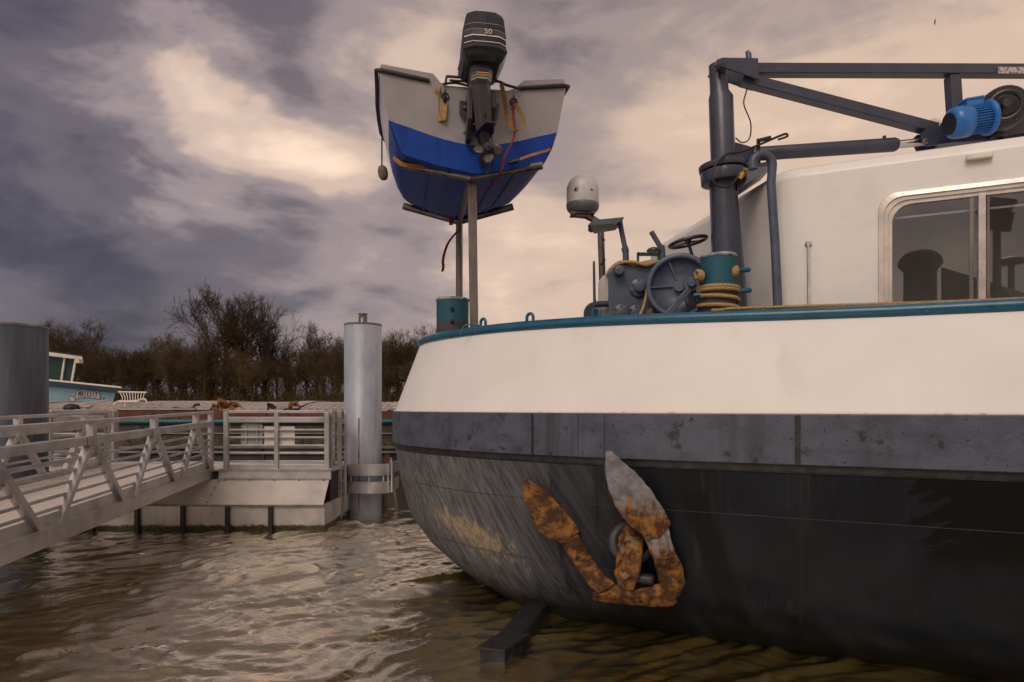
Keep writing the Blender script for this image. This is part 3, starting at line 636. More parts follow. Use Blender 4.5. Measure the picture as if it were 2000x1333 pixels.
b = MB(); b.prism([P(1930, 245, MD+.2), P(2060, 232, MD+.2), P(2060, 252, MD+.2), P(1985, 262, MD+.2), P(1940, 268, MD+.2)], (0,.3,0)); b.bar(P(1950, 262, MD+.3), P(1952, 285, MD+.3), .06, .06, (0,1,0)); b.build('mounting_foot', M['black'], motor)
# ================================================================== anchor windlass
WD = 7.55
wl = thing('windlass', 'grey painted anchor windlass with big drum wheel, flanged covers and hand wheel', 'windlass', Vector((P(1260, HZ, WD).x, WD, DECK)))
def q(px, py, d=WD, dy=0): return P(px, py, d)+Vector((0, dy, 0))
hs = [(1189, 660), (1188, 545), (1190, 530), (1198, 520), (1212, 516), (1285, 515), (1296, 520), (1302, 535), (1304, 660)]
b = MB(); b.prism([q(x, y) for x, y in hs], (0.06, .5, 0)); hous = b.build('gear_case', M['winch'], wl, bevel=.014)
b = MB(); b.prism([P(1168, 660, WD+.12), P(1168, 552, WD+.12), P(1176, 541, WD+.12), P(1200, 524, WD+.12), P(1200, 660, WD+.12)], (.05,.36,0)); b.build('side_cover', mat('cover_pale', (.55,.52,.52), .45, col2=(.45,.43,.43), scale=6), wl, bevel=.008)
def disc(px, py, r, h, d=WD, n=22, dome=0.):
    bb_ = MB(); bb_.lathe([(r, 0), (r, h*.8), (r*.93, h), (.005, h+dome)], P(px, py, d), (-.12, -.99, 0), n); return bb_
for px, py, r, h in ((1247, 563, .104, .03), (1213, 611, .092, .022), (1242, 611, .086, .018)):
    fl = disc(px, py, r, h).build('flange_cover', M['winch'], wl)
    b = MB()
    for k in range(6):
        an = 2*math.pi*k/6+.5; b.lathe([(.011,0),(.011,.012)], P(px, py, WD-h-.0)+Vector((math.cos(an)*r*.82, 0, math.sin(an)*r*.82)), (0,-1,0), 6)
    b.build('bolt', M['crane'], fl)['kind'] = 'stuff'
disc(1249, 562, .062, .085, WD).build('bearing_cap', M['winch'], wl, bevel=.006)
disc(1209, 532, .055, .13, WD).build('shaft_cap', M['winch'], wl, bevel=.006)
# drum wheel
wc = P(1327, 560, 7.2); wax = Vector((-.25, -.965, .03)).normalized()
b = MB(); b.lathe([(.34,-.30),(.34,-.02),(.345,.0),(.345,.05),(.335,.06),(.30,.06),(.292,.05),(.290,.0),(.10,-.004)], wc, wax, 44); drum = b.build('drum_wheel', M['winch'], wl)
wxs = wax.cross(Vector((0,0,1))).normalized(); wys = wxs.cross(wax)
b = MB()
for an in (0, R(68), R(180), R(248)):
    dr = wxs*math.cos(an)+wys*math.sin(an); b.bar(wc+dr*.07+wax*.012, wc+dr*.292+wax*.012, .012, .028, wax)
b.lathe([(.06,0),(.06,.05)], wc, wax, 18); b.build('web', M['winch'], drum)
hub = P(1351, 556, 7.0)
b = MB(); b.lathe([(.085,-.06),(.085,.04),(.075,.05)], hub, wax, 20); b.lathe([(.045,.04),(.045,.085),(.035,.09)], hub, wax, 14); b.build('hub', M['winch'], wl)
b = MB(); foot = P(1300, 640, 6.98)
b.bar(hub+Vector((-.01,-.005,-.03)), P(1288, 632, 6.98), .06, .10, (0,-1,0)); b.bar(hub+Vector((.01,.01,-.03)), P(1385, 640, 7.05), .05, .07, (0,-1,0)); b.box(P(1318, 640, 7.0)+Vector((0,0,-.05)), (.55, .2, .06)); b.build('bearing_arm', M['winch'], wl, bevel=.006)
b = MB(); b.tube([P(1352, 500, 7.32), P(1345, 476, 7.32)], .018, 8); b.build('wheel_stem', M['black'], wl)
b = MB(); hc = P(1344, 473, 7.32); hx = Vector((.975, .05, .20)).normalized(); hy = Vector((-.05, .95, -.02)); hy = (hy-hx*hy.dot(hx)).normalized()
b.tube(arc(hc, .195, 0, 2*math.pi, 36, hx, hy)[:-1], .02, 8, closed=True)
for k in range(3):
    an = .4+2*math.pi*k/3; b.bar(hc, hc+(hx*math.cos(an)+hy*math.sin(an))*.19, .03, .014)
b.lathe([(.035,-.02),(.035,.02)], hc, hx.cross(hy), 12); b.build('hand_wheel', M['black'], wl)
b = MB(); b.tube([P(1293, 520, 7.9), P(1293, 488, 7.9), P(1272, 453, 7.9)], .03, 10); b.tube([P(1293, 480, 7.9), P(1297, 520, 7.9)], .03, 10); b.build('chain_pipe', M['winch'], wl)
teal = mat('teal_paint', (.01,.085,.085), .45, col2=(.005,.04,.045), scale=30, lo=.4, hi=.5)
b = MB(); b.bar(P(1246, 512, 7.6), P(1246, 494, 7.6), .02, .05, (0,1,0)); b.bar(P(1287, 512, 7.6), P(1287, 494, 7.6), .03, .05, (0,1,0))
for k in range(14): b.box(P(1246+k*41/13, 497, 7.6), (.011, .05, .035))
b.bar(P(1245, 497, 7.62), P(1288, 497, 7.62), .03, .02); b.build('ribbed_guard', teal, wl)
b = MB(); b.lathe([(.075, 0), (.085, .02), (.06, .045), (.01, .06)], P(1277, 493, 7.9), (0,0,1), 18); b.build('lid', M['crane'], wl)
# small fan motor and lever at its left end
fm0 = P(1158, 612, 7.75); fax = Vector((-.55, -.83, 0)).normalized()
b = MB(); b.lathe([(.125,-.2),(.13,-.02),(.12,.0),(.11,.004)], fm0, fax, 28); fmo = b.build('brake_motor', M['winch'], wl)
b = MB(); fsx = fax.cross(Vector((0,0,1))).normalized()
for k in range(-5, 6):
    w = math.sqrt(max(.108**2-(k*.019)**2, 0)); dz = Vector((0,0,.85))*k*.019+fsx*.5*k*.019; dd = (fsx*.85-Vector((0,0,.5))).normalized()
    b.bar(fm0+fax*.006+dz-dd*w, fm0+fax*.006+dz+dd*w, .006, .009, fax)
b.build('cooling_slot', M['black'], fmo)['kind'] = 'stuff'
b = MB(); b.tube([P(1190, 594, 7.6), P(1160, 595, 7.55)], .035, 12); b.tube([P(1162, 600, 7.55), P(1161, 580, 7.55), P(1160, 515, 7.55), P(1160, 510, 7.55)], [.02,.016,.014,.008], 8); b.build('lever', M['crane'], wl)
b = MB(); b.lathe([(.02,0),(.02,.04),(.012,.05)], P(1184, 618, 7.52), (0,-1,0), 8); b.build('drain_plug', M['steel'], wl)
# rope lying over it
rp = MB(); z_ = 7.4
for o_ in (0, .03, .058):
    rp.tube(smooth_path([P(1187, 536, 7.6)+Vector((0,o_,0)), P(1196, 524, 7.56)+Vector((0,o_,o_*.2)), P(1215, 513, 7.52)+Vector((0,o_,o_*.3)), P(1240, 513+o_*60, 7.5)+Vector((0,o_,0)), P(1262, 518-o_*130, 7.5)+Vector((0,o_,0)), P(1282, 512-o_*60, 7.5)+Vector((0,o_,0)), P(1290, 512, 7.5)+Vector((0,o_,-.01))], 5), .019, 7)
rp.tube(smooth_path([P(1264, 565, 7.4), P(1262, 580, 7.35), P(1255, 605, 7.3), P(1247, 622, 7.2), P(1240, 640, 7.1)], 5), .018, 7)
rp.tube(smooth_path([P(1250, 628, 7.05), P(1262, 617, 7.05), P(1272, 626, 7.05), P(1277, 640, 7.05)], 5), .018, 7)
rp.tube([P(1215, 631, 6.95), P(1285, 627, 6.85)], .018, 7)
tag(rp.build('heaving_line', M['rope']), 'yellow rope draped over the top and front of the windlass', 'rope')
b = MB(); b.prism([P(1262, 640, 7.2), P(1263, 605, 7.2), P(1273, 600, 7.2), P(1276, 612, 7.2), P(1274, 640, 7.2)], (.02, .06, 0)); tag(b.build('chain_stopper', rusty('stopper_rust', (.05,.03,.02), .62, 8), bevel=.006), 'small rusty orange chain stopper between windlass rope and drum wheel', 'chain stopper')
# ================================================================== satellite dome and its mast
SD = 8.4
sat = thing('satellite_dome', 'white domed satellite antenna on a bent grey mast', 'antenna', Vector((P(1176, HZ, SD).x, SD, DECK)))
dome_m = mat('dome_white', (.60,.59,.60), .4, col2=(.5,.49,.5), scale=8, spots=((.2,.19,.19), .68, .75, 14))
dc = P(1138, 404, SD); rd = .198
prof = [(rd*.96, 0)]+[(rd, .03), (rd*1.0, .2)]+[(rd*math.cos(a_), .2+rd*math.sin(a_)*.95) for a_ in [R(k) for k in range(8, 90, 8)]]+[(.005, .2+rd*.95)]
b = MB(); b.lathe(prof, dc, (0,0,1), 36); dm = b.build('radome', dome_m, sat)
b = MB(); b.lathe([(rd*.75, -.085), (rd*.95, -.045), (rd*1.0, -.02), (rd*1.02, .0), (rd*1.02, .026), (rd*1.005, .03)], dc, (0,0,1), 36); b.build('dome_base', mat('dome_grey', (.13,.145,.165), .45, col2=(.10,.11,.13), scale=9), sat)
b = MB(); b.prism([dc+Vector((-.15,-.1,-.09)), dc+Vector((.14,-.1,-.09)), dc+Vector((.14,.12,-.09)), dc+Vector((-.15,.12,-.09))], (0,0,-.015)); b.bar(dc+Vector((-.08,0,-.1)), dc+Vector((.1,0,-.12)), .1, .05); b.build('bracket', M['steel'], sat)
b = MB(); b.tube([dc+Vector((.04,0,-.11)), dc+Vector((.12,0,-.15)), P(1173, 436, SD), P(1174, 470, SD), P(1177, 560, SD), P(1178, 660, SD)], .042, 12); b.build('mast', M['steel'], sat)
b = MB(); b.tube([P(1174, 462, SD-.05), P(1182, 470, SD-.07)], .008, 5); b.tube([P(1172, 518, SD-.05), P(1183, 507, SD-.07)], .008, 5); b.build('cable_tie', M['black'], sat)
ux, uy = Vector((math.cos(R(-22)), -math.sin(R(22)), 0)), Vector((0,0,1))
text_mb('4i', .085, .0015, dc+Vector((-.105, -.172, .155)), Vector((.82,-.56,0)), (0,0,1), .2).build('marking', M['black'], dm)
b = MB(); b.prism([dc+Vector((.072,-.190,.145)), dc+Vector((.115,-.170,.145)), dc+Vector((.088,-.184,.172))], (0,.003,0)); b.build('marking', blue, dm)
# ================================================================== deck floodlight
FD = 8.0
fl = thing('floodlight', 'grey deck floodlight tilted down on a leaning pipe beside the windlass', 'lamp', Vector((P(1224, HZ, FD).x, FD, DECK)))
b = MB(); b.tube([P(1211, 434, FD), P(1214, 452, FD), P(1221, 486, FD)], .030, 10); b.tube([P(1220, 484, FD), P(1222, 492, FD)], .042, 12); b.tube([P(1222, 490, FD), P(1223, 530, FD), P(1224, 660, FD)], .037, 12); b.build('pole', M['winch'], fl)
b = MB(); b.prism([P(1150, 438, FD-.16), P(1158, 430, FD-.16), P(1219, 424, FD-.16), P(1216, 430, FD-.16), P(1206, 436, FD-.16), P(1156, 442, FD-.16)], (.02,.3,0)); b.build('lamp_housing', M['winch'], fl, bevel=.004)
b = MB(); b.add([P(1153, 441, FD-.18), P(1206, 436, FD-.18), P(1202, 450, FD-.12), P(1160, 457, FD-.12), P(1156, 441, FD+.12), P(1206, 436, FD+.12), P(1200, 446, FD+.08), P(1164, 452, FD+.08)], [(0,1,2,3),(4,7,6,5),(0,3,7,4),(1,5,6,2),(3,2,6,7),(0,4,5,1)]); b.build('lamp_glass', mat('lamp_lens', (.20,.18,.16), .2, col2=(.12,.11,.10), scale=12, coat=.5), fl)
b = MB(); b.tube([P(1150, 440, FD-.2), P(1152, 452, FD-.15)], .012, 6); b.tube([P(1206, 434, FD-.19), P(1200, 440, FD-.19)], .01, 6); b.build('clip', M['steel'], fl)
# ================================================================== boat stand (davit cradle) at the bow
ND, FDd = 7.75, 10.2
dav = thing('boat_stand', 'steel boat stand of two posts with V shaped cradle arms', 'boat stand', Vector((P(925, HZ, 7.9).x, 7.9, DECK)))
b = MB(); b.bar(P(922, 350, 7.9), P(926, 653, 8.0), .098, .098, (0,1,0)); b.build('post', M['steel'], dav, bevel=.008)
b = MB(); b.tube([P(897, 434, FDd), P(897, 660, FDd)], .052, 14); b.build('post', M['steel'], dav)
for a_, c_, d_, r_, bx in ((P(780, 321, ND), P(921, 347, ND), ND, .047, 0), (P(1059, 323, ND), P(921, 347, ND), ND, .047, 0), (P(788, 403, FDd), P(896, 433, FDd), FDd, .052, 0), (P(1002, 404, FDd), P(896, 433, FDd), FDd, .052, 0)):
    b = MB(); b.tube([a_, c_], r_, 14); b.build('cradle_arm', M['steel'], dav)
b = MB(); b.tube([P(917, 352, 7.9), P(898, 432, FDd)], .04, 12); b.build('spine_tube', M['steel'], dav)
b = MB()
for px, d_ in ((858, FDd), (940, FDd)): b.tube([P(px, 420, d_)+Vector((-.006,0,0)), P(px, 420, d_)+Vector((.006,0,0))], .056, 12)
b.build('clamp', M['steel'], dav)
b = MB(); cc = P(921, 652, 7.84)
b.tube(smooth_path([cc+Vector((-.13,-.03,-.02)), cc+Vector((-.08,-.06,.08)), cc+Vector((0,-.06,.10)), cc+Vector((.09,-.03,.09))], 5), .008, 6); tag(b.build('lashing_cord', mat('cord_teal', (.02,.16,.19), .7, col2=(.03,.2,.2), scale=20)), 'thin blue cord tied round the foot of the near stand post', 'cord')
# ================================================================== dinghy carried on the stand
FW = Vector((-.174, .985, 0)).normalized(); RT = Vector((FW.y, -FW.x, 0))
T0 = P(927, 340, 7.6)
def DP(w, s, z): return T0+RT*w+FW*s+Vector((0,0,z+.062*max(s, 0)))
dng = thing('dinghy', 'grey and blue dinghy lying on the boat stand with its stern towards the viewer', 'dinghy', T0)
ts = [0,.12,.25,.38,.5,.6,.7,.8,.88,.95,1.0]; LB = 4.2
bgv = lambda t: 1.05*float(np.interp(t, [0,.3,.55,.75,.9,1], [1,1.02,.98,.80,.48,.03]))
bmv = lambda t: .945*float(np.interp(t, [0,.3,.55,.75,.9,1], [1,1.0,.94,.72,.38,.02]))
bcv = lambda t: .80*float(np.interp(t, [0,.3,.55,.75,.9,1], [1,1.0,.92,.66,.30,.01]))
gz = lambda t: float(np.interp(t, [0,.5,1], [1.06,1.08,1.22])); mz = lambda t: float(np.interp(t, [0,.5,.8,1], [.53,.54,.66,1.0])); czv = lambda t: float(np.interp(t, [0,.5,.75,.9,1], [.16,.18,.30,.52,.85])); kz = lambda t: float(np.interp(t, [0,.5,.7,.88,1], [0,0,.06,.30,.8]))
def half(t, sg):
    s = t*LB
    return [DP(0, s, kz(t)), DP(sg*bcv(t)*.5, s, (kz(t)+czv(t))*.5-.012), DP(sg*bcv(t)*.92, s, czv(t)-.01), DP(sg*bcv(t), s, czv(t)+.015), DP(sg*(bcv(t)*.45+bmv(t)*.55), s, (czv(t)+mz(t))*.5-.02), DP(sg*bmv(t), s, mz(t)), DP(sg*bgv(t), s, gz(t))]
b_bl, b_wh = MB(), MB()
for sg in (-1, 1):
    g_ = [half(t, sg) for t in ts]
    b_bl.sheet([r_[:6] for r_ in g_]); b_wh.sheet([r_[5:] for r_ in g_], smooth=False)
blue_gel = mat('blue_gelcoat', (.005,.052,.34), .45, spec=.2, col2=(.004,.040,.26), scale=4, spots=((.18,.22,.34), .70, .74, 18), streak=((.002,.02,.14), .55, .8, 6), bump=.04)
grey_gel = mat('grey_gelcoat', (.29,.28,.305), .42, col2=(.235,.225,.25), scale=2.5, streak=((.32,.30,.31), .58, .85, 4), coat=.2)
lilac = mat('side_gelcoat', (.42,.42,.58), .35, col2=(.36,.36,.52), scale=3)
b_bl.build('bottom', blue_gel, dng); b_wh.build('topside', lilac, dng)
# stern plate: grey above, blue below, boundary dipping in the middle
top = [(-1.05,1.06),(-1.02,1.13),(-.46,1.075),(-.38,.985),(-.30,.955),(.38,.955),(.45,.985),(.56,1.085),(1.02,1.14),(1.05,1.06)]
def bnd(w): a_ = min(abs(w)/.9, 1); return .315+.215*(a_**1.6)*(1 if a_ < .82 else 1)-(.02*max(a_-.8, 0)/.2)
def topz(w): return float(np.interp(w, [p[0] for p in top], [p[1] for p in top]))
def sidew(z): return float(np.interp(z, [0,.16,.175,.35,.53,1.06,1.2], [0,.74,.80,.865,.945,1.05,1.05]))
def botz(w):
    a_ = abs(w); return float(np.interp(a_, [0,.40,.736,.80,.865,.945,1.05], [0,.068,.15,.175,.33,.53,1.06]))
ws_ = [-1.05,-1.02,-.945,-.865,-.80,-.74,-.6,-.46,-.38,-.30,-.2,-.1,0,.1,.2,.3,.38,.45,.56,.65,.74,.80,.865,.945,1.02,1.05]
bu, bl_ = MB(), MB()
for i in range(len(ws_)-1):
    w0, w1 = ws_[i], ws_[i+1]
    for (mb_, lo_, hi_) in ((bu, lambda w: max(bnd(w), botz(w)), topz), (bl_, botz, lambda w: max(bnd(w), botz(w)))):
        for f_, k in ((0, 0), (.05, 1)):
            if hi_(w0)-lo_(w0)+hi_(w1)-lo_(w1) > 1e-3: mb_.add([DP(w0, f_-.004, lo_(w0)), DP(w1, f_-.004, lo_(w1)), DP(w1, f_-.004, hi_(w1)), DP(w0, f_-.004, hi_(w0))], [(0,1,2,3)])
bu.sheet([[DP(w, s_-.004, z) for w, z in top] for s_ in (0, .05)], smooth=False)
tr = bu.build('transom', grey_gel, dng); bl_.build('transom_antifouling', blue_gel, dng)
# side decks at the stern corners
b = MB()
for sg, pr in ((-1, [(-1.05,1.06),(-1.02,1.13),(-.46,1.075),(-.38,.98)]), (1, [(1.05,1.06),(1.02,1.14),(.56,1.085),(.45,.98)])):
    b.sheet([[DP(w*(bgv(s_/LB)/1.05), s_, z+gz(s_/LB)-1.06) for w, z in pr] for s_ in (.05, .8, 1.6, 2.4, 3.2)], smooth=False)
b.build('side_deck', grey_gel, dng)
b = MB()
b.box(DP(0,.28,.80), (.74, .5, .03), Matrix((RT, FW, Vector((0,0,1)))).transposed()); b.build('motor_well', grey_gel, dng)
# rubbing strake round the gunwale and along the stern corners
b = MB()
for sg in (-1, 1):
    path = [DP(sg*.50, -.02, .985), DP(sg*1.0, -.025, 1.055), DP(sg*1.075, .0, 1.06)]+[DP(sg*(bgv(t)+.02), t*LB, gz(t)) for t in ts[1:]]
    b.tube(path, .023, 8)
b.build('rubbing_strake', M['rubber'], dng)
b = MB()
for sg in (-1, 1):
    for w in (.28, .50):
        b.tube([DP(sg*w*float(np.interp(t, [0,.5,.9], [1,.98,.6])), t*LB, (kz(t)*(1-w/.8)+czv(t)*w/.8)-.012) for t in (.02,.2,.4,.6,.75)], .018, 6)
b.build('spray_rail', blue_gel, dng)
b = MB()
for w in (-.97, .98): b.tube([DP(w, .1, 1.12), DP(w, .1, 1.17)], [.016,.01], 6)
b.build('cleat', M['rubber'], dng)
eye = MB()
for w in (-.33, .44):
    c_ = DP(w, -.02, .83); eye.tube(arc(c_, .035, 0, 2*math.pi, 14, RT, (0,0,1))[:-1], .011, 6, closed=True); eye.tube([c_+Vector((0,0,.03)), c_+Vector((0,0,.075))], .009, 6)
    eye.tube(arc(c_+Vector((.0,-.02,-.045)), .03, 0, 2*math.pi, 12, (.3,.9,0), (0,0,1))[:-1], .012, 6, closed=True)
eye.build('stern_eye', M['black'], dng)
# ================================================================== outboard motor
ob = thing('outboard_motor', 'black outboard motor marked 50 on the dinghy stern', 'outboard motor', DP(.09, -.35, -.2))
OX = .045
def OP(r_, f_, z): return T0+RT*(OX+r_)+FW*f_+Vector((0,0,z-T0.z))      # z absolute
sec = [(5.695,.165,-.52,.04,.05),(5.735,.205,-.57,.08,.06),(5.775,.228,-.60,.10,.07),(5.79,.240,-.625,.11,.08),(5.815,.240,-.625,.11,.08),(5.822,.226,-.612,.10,.06),(5.90,.224,-.61,.09,.06),(6.02,.218,-.60,.06,.06),(6.13,.207,-.585,.02,.06),(6.185,.192,-.56,-.02,.06),(6.20,.165,-.53,-.06,.05)]
def cowl_ring(z, out=0.):
    a_ = np.array(sec); hw = float(np.interp(z, a_[:,0], a_[:,1]))+out; fr = float(np.interp(z, a_[:,0], a_[:,2]))-out; ff = float(np.interp(z, a_[:,0], a_[:,3]))+out; ch = float(np.interp(z, a_[:,0], a_[:,4]))
    tp = .93
    return [OP(-hw*tp+ch*1.2, fr, z), OP(0, fr-.008, z), OP(hw*tp-ch*1.2, fr, z), OP(hw*tp+.01, fr+ch, z), OP(hw, (fr+ff)/2, z), OP(hw*.95, ff-ch, z), OP(hw*.6, ff, z), OP(-hw*.6, ff, z), OP(-hw*.95, ff-ch, z), OP(-hw, (fr+ff)/2, z), OP(-hw*tp-.01, fr+ch, z)]
cow = mat('cowl_black', (.012,.014,.022), .5, col2=(.020,.022,.034), scale=9, spec=.35)
b = MB(); rows = [cowl_ring(z_[0]) for z_ in sec if z_[0] >= 5.815]; b.sheet(rows, smooth=False, closed_u=True); b.add(rows[-1], [tuple(range(11))]); cw = b.build('cowling', cow, ob, bevel=.01)
b = MB(); rows = [cowl_ring(z_[0]) for z_ in sec if z_[0] <= 5.815]; b.sheet(rows, smooth=False, closed_u=True); b.add(rows[0], [tuple(range(11))[::-1]]); b.build('lower_pan', M['black'], ob, bevel=.008)
silver = mat('decal_silver', (.24,.23,.24), .35, .3, col2=(.22,.21,.22), scale=10)
white_d = mat('decal_white', (.72,.66,.60), .4, col2=(.6,.55,.5), scale=12)
def stripe(z0, z1, m_):
    b_ = MB(); rows = [[cowl_ring(z_, .003)[i] for i in (10, 0, 1, 2, 3)] for z_ in (z0, z1)]; b_.sheet(rows, smooth=False); b_.build('decal_stripe', m_, cw)
stripe(6.036, 6.043, silver); stripe(5.972, 5.979, silver); stripe(5.918, 5.968, mat('decal_grey', (.07,.07,.08), .35, .3, col2=(.035,.035,.045), scale=7)); stripe(5.904, 5.916, white_d); stripe(5.842, 5.849, white_d)
text_mb('50', .072, .002, OP(.02, -.628, 5.945), RT, (0,0,1), 0, 1.15).build('decal_number', white_d, cw)
b = MB()
for sg in (-1,):
    b.sheet([[OP(sg*.205, -.42, 5.755), OP(sg*.215, -.1, 5.765)], [OP(sg*.238, -.45, 5.785), OP(sg*.247, -.1, 5.79)]], smooth=False)
b.build('decal_panel', silver, cw)
def column(secs, name, m_, n=8, par=ob, bev=.0):
    b_ = MB(); rows = []
    for z, hw, fr, ff, dx in secs:
        c_ = min(hw*.55, .05); rows.append([OP(dx-hw+c_, fr, z), OP(dx+hw-c_, fr, z), OP(dx+hw, fr+c_*1.4, z), OP(dx+hw, ff-c_, z), OP(dx+hw-c_, ff, z), OP(dx-hw+c_, ff, z), OP(dx-hw, ff-c_, z), OP(dx-hw, fr+c_*1.4, z)])
    b_.sheet(rows, smooth=False, closed_u=True); b_.add(rows[0], [tuple(range(8))]); b_.add(rows[-1], [tuple(range(8))]); return b_.build(name, m_, par, bevel=bev)
column([(5.72,.122,-.46,-.12,-.02),(5.64,.118,-.46,-.12,-.02),(5.53,.105,-.44,-.12,-.018),(5.47,.088,-.42,-.12,-.016)], 'neck', M['black'])
nk = [(5.60,5.61,white_d),(5.575,5.59,mat('decal_yellow', (.55,.26,.02), .4, col2=(.45,.2,.02), scale=9)),(5.545,5.562,mat('decal_teal', (.30,.42,.42), .4, col2=(.2,.3,.3), scale=9))]
for z0, z1, m_ in nk:
    hw = .113; column([(z0, hw+(z0-5.6)*.12, -.452, -.3, -.019), (z1, hw+(z1-5.6)*.12, -.456, -.3, -.019)], 'decal_stripe', m_)
column([(5.50,.100,-.43,-.13,-.016),(5.40,.098,-.42,-.14,-.01),(5.10,.088,-.40,-.16,.012),(5.03,.082,-.39,-.16,.02)], 'midsection', M['black'], bev=.01)
column([(5.06,.060,-.38,-.10,.02),(4.95,.045,-.36,-.12,.03),(4.86,.04,-.34,-.14,.036)], 'gearcase_strut', cow)
b = MB(); b.prism([OP(-.06,-.38,5.025), OP(-.07,-.20,5.025), OP(.10,-.18,5.025), OP(.12,-.36,5.025), OP(.08,-.60,5.025), OP(.0,-.60,5.025)], (0,0,.014)); b.build('anti_ventilation_plate', M['black'], ob)
b = MB(); b.prism([OP(-.10,-.34,5.10), OP(-.10,-.16,5.10), OP(.0,-.16,5.10), OP(.0,-.34,5.10)], (0,0,.02)); b.prism([OP(.015,-.44,5.16), OP(.025,-.44,5.16), OP(.025,-.36,5.30), OP(.015,-.36,5.30)], FW*.1); b.build('splash_plate', M['black'], ob)
gc = OP(.04,-.44,4.80); b = MB(); b.lathe([(.055,-.02),(.066,.05),(.068,.2),(.055,.34),(.03,.42),(.005,.44)], gc, FW, 18); b.build('gearcase', cow, ob)
b = MB(); b.lathe([(.03,-.13),(.048,-.12),(.055,-.10),(.058,-.01)], gc, FW, 16); b.lathe([(.018,-.145),(.018,-.12)], gc, FW, 8); prop = b.build('propeller_hub', M['black'], ob)
blade_m = mat('propeller_bronze', (.13,.115,.11), .4, .4, col2=(.08,.07,.07), scale=12)
for k, an in enumerate((R(190), R(350), R(270))):
    dr = RT*math.cos(an)+Vector((0,0,1))*math.sin(an); td = FW.cross(dr).normalized(); b_ = MB(); g_ = []
    for i in range(7):
        r_ = .05+.105*i/6; w = .064*math.sin(math.pi*(.18+.72*i/6)); row = []
        for j in range(5):
            x = (j/4-.5)*2*w; row.append(gc-FW*.055+dr*r_+td*x*.82+FW*x*.55)
        g_.append(row)
    b_.sheet(g_); b_.build('propeller_blade', blade_m, prop, solid=.007)
b = MB(); b.prism([OP(.036,-.40,4.74), OP(.036,-.24,4.74), OP(.036,-.30,4.60), OP(.036,-.42,4.57)], RT*.012); b.build('skeg', cow, ob)
for sg, hi_, lo_ in ((-1, 5.50, 5.06), (1, 5.50, 5.20)):
    b = MB(); b.prism([OP(sg*.125-.03,-.30,hi_), OP(sg*.125-.03,-.02,hi_), OP(sg*.125-.03,-.02,lo_-.05), OP(sg*.125-.03,-.14,lo_-.04), OP(sg*.125-.03,-.30,lo_+.12)], RT*.055); cl = b.build('clamp_bracket', M['black'], ob, bevel=.008)
    b = MB()
    for z in (hi_-.12, lo_+.04): b.lathe([(.02,0),(.02,.012),(.01,.02)], OP(sg*.165, -.10, z), -FW, 8)
    b.build('bolt', M['steel'], cl)['kind'] = 'stuff'
    b = MB(); b.prism([OP(sg*.19-.03,-.09,5.46), OP(sg*.19+.03,-.09,5.46), OP(sg*.18+.03,-.09,5.32), OP(sg*.15+.02,-.09,5.22), OP(sg*.15-.02,-.09,5.26), OP(sg*.19-.03,-.09,5.34)], FW*.06); b.build('clamp_plate', M['black'], ob, bevel=.005)
b = MB(); b.tube([OP(.12,-.035,5.66), OP(-.12,-.035,5.66)], .02, 6); b.tube(smooth_path([OP(-.12,-.05,5.73), OP(-.33,-.05,5.73), OP(-.36,-.05,5.72), OP(-.37,-.05,5.66)], 4), .014, 6); b.tube([OP(-.12,-.05,5.69), OP(-.33,-.05,5.69)], .012, 6); b.tube(smooth_path([OP(.1,-.05,5.72), OP(.22,-.05,5.72), OP(.30,-.05,5.69), OP(.46,-.05,5.66)], 4), .015, 6); b.tube(smooth_path([OP(-.4,-.03,5.65), OP(-.26,-.03,5.675), OP(-.1,-.03,5.65)], 4), .013, 6); b.build('steering_bar', M['rubber'], ob)['kind'] = 'stuff'
b = MB(); b.tube(smooth_path([OP(.10,-.3,5.02), OP(.13,-.2,4.88), OP(.15,-.02,4.78)], 4), .005, 5); b.build('tilt_cable', M['rubber'], ob)
# ================================================================== webbing straps on the dinghy
yel = mat('webbing_yellow', (.36,.22,.07), .8, col2=(.22,.13,.04), scale=25, bump=.3, bscale=80)
red = mat('webbing_red', (.22,.010,.014), .7, col2=(.12,.006,.01), scale=20, bump=.3, bscale=80)
orange = mat('webbing_orange', (.42,.17,.06), .75, col2=(.28,.11,.04), scale=20, bump=.3, bscale=80)
TD = 7.53
def strap(pts, w, m_, label, name='webbing_strap', side=None, cat='strap'):
    pts = smooth_path(pts, 6); b_ = MB(); ribbon(b_, pts, w, side if side else Vector((1,0,0))); return tag(b_.build(name, m_), label, cat)
st = [P(854, 166, 7.66), P(855, 172, 7.5), P(853, 190, TD), P(852, 205, TD), P(853, 222, TD), P(858, 234, TD-.02), P(864, 236, TD-.03), P(867, 225, TD-.02), P(868, 210, TD-.02), P(869, 200, TD)]
strap(st, .07, yel, 'yellow webbing strap looped over the stern left of the outboard', side=Vector((1,-.45,0)))
st = [P(979, 164, 7.66), P(981, 172, 7.5), P(986, 200, TD), P(991, 230, TD), P(999, 250, TD-.03), P(1010, 256, TD-.05), P(1020, 248, TD-.05), P(1022, 232, TD-.04), P(1014, 215, TD-.02), P(1005, 203, TD)]
strap(st, .055, yel, 'yellow webbing strap hanging in a wide loop right of the outboard', side=Vector((1,-.7,.1)))
strap([P(1001, 205, TD-.02), P(1003, 228, TD-.02), P(1005, 262, TD-.02), P(998, 282, TD-.02), P(986, 306, TD-.05), P(979, 335, TD-.08), P(968, 352, 7.6), P(951, 374, 7.9), P(930, 384, 8.0), P(914, 398, 8.0)], .028, red, 'long red strap running from the stern eye down across the cradle arm', side=Vector((1,-.3,.2)))
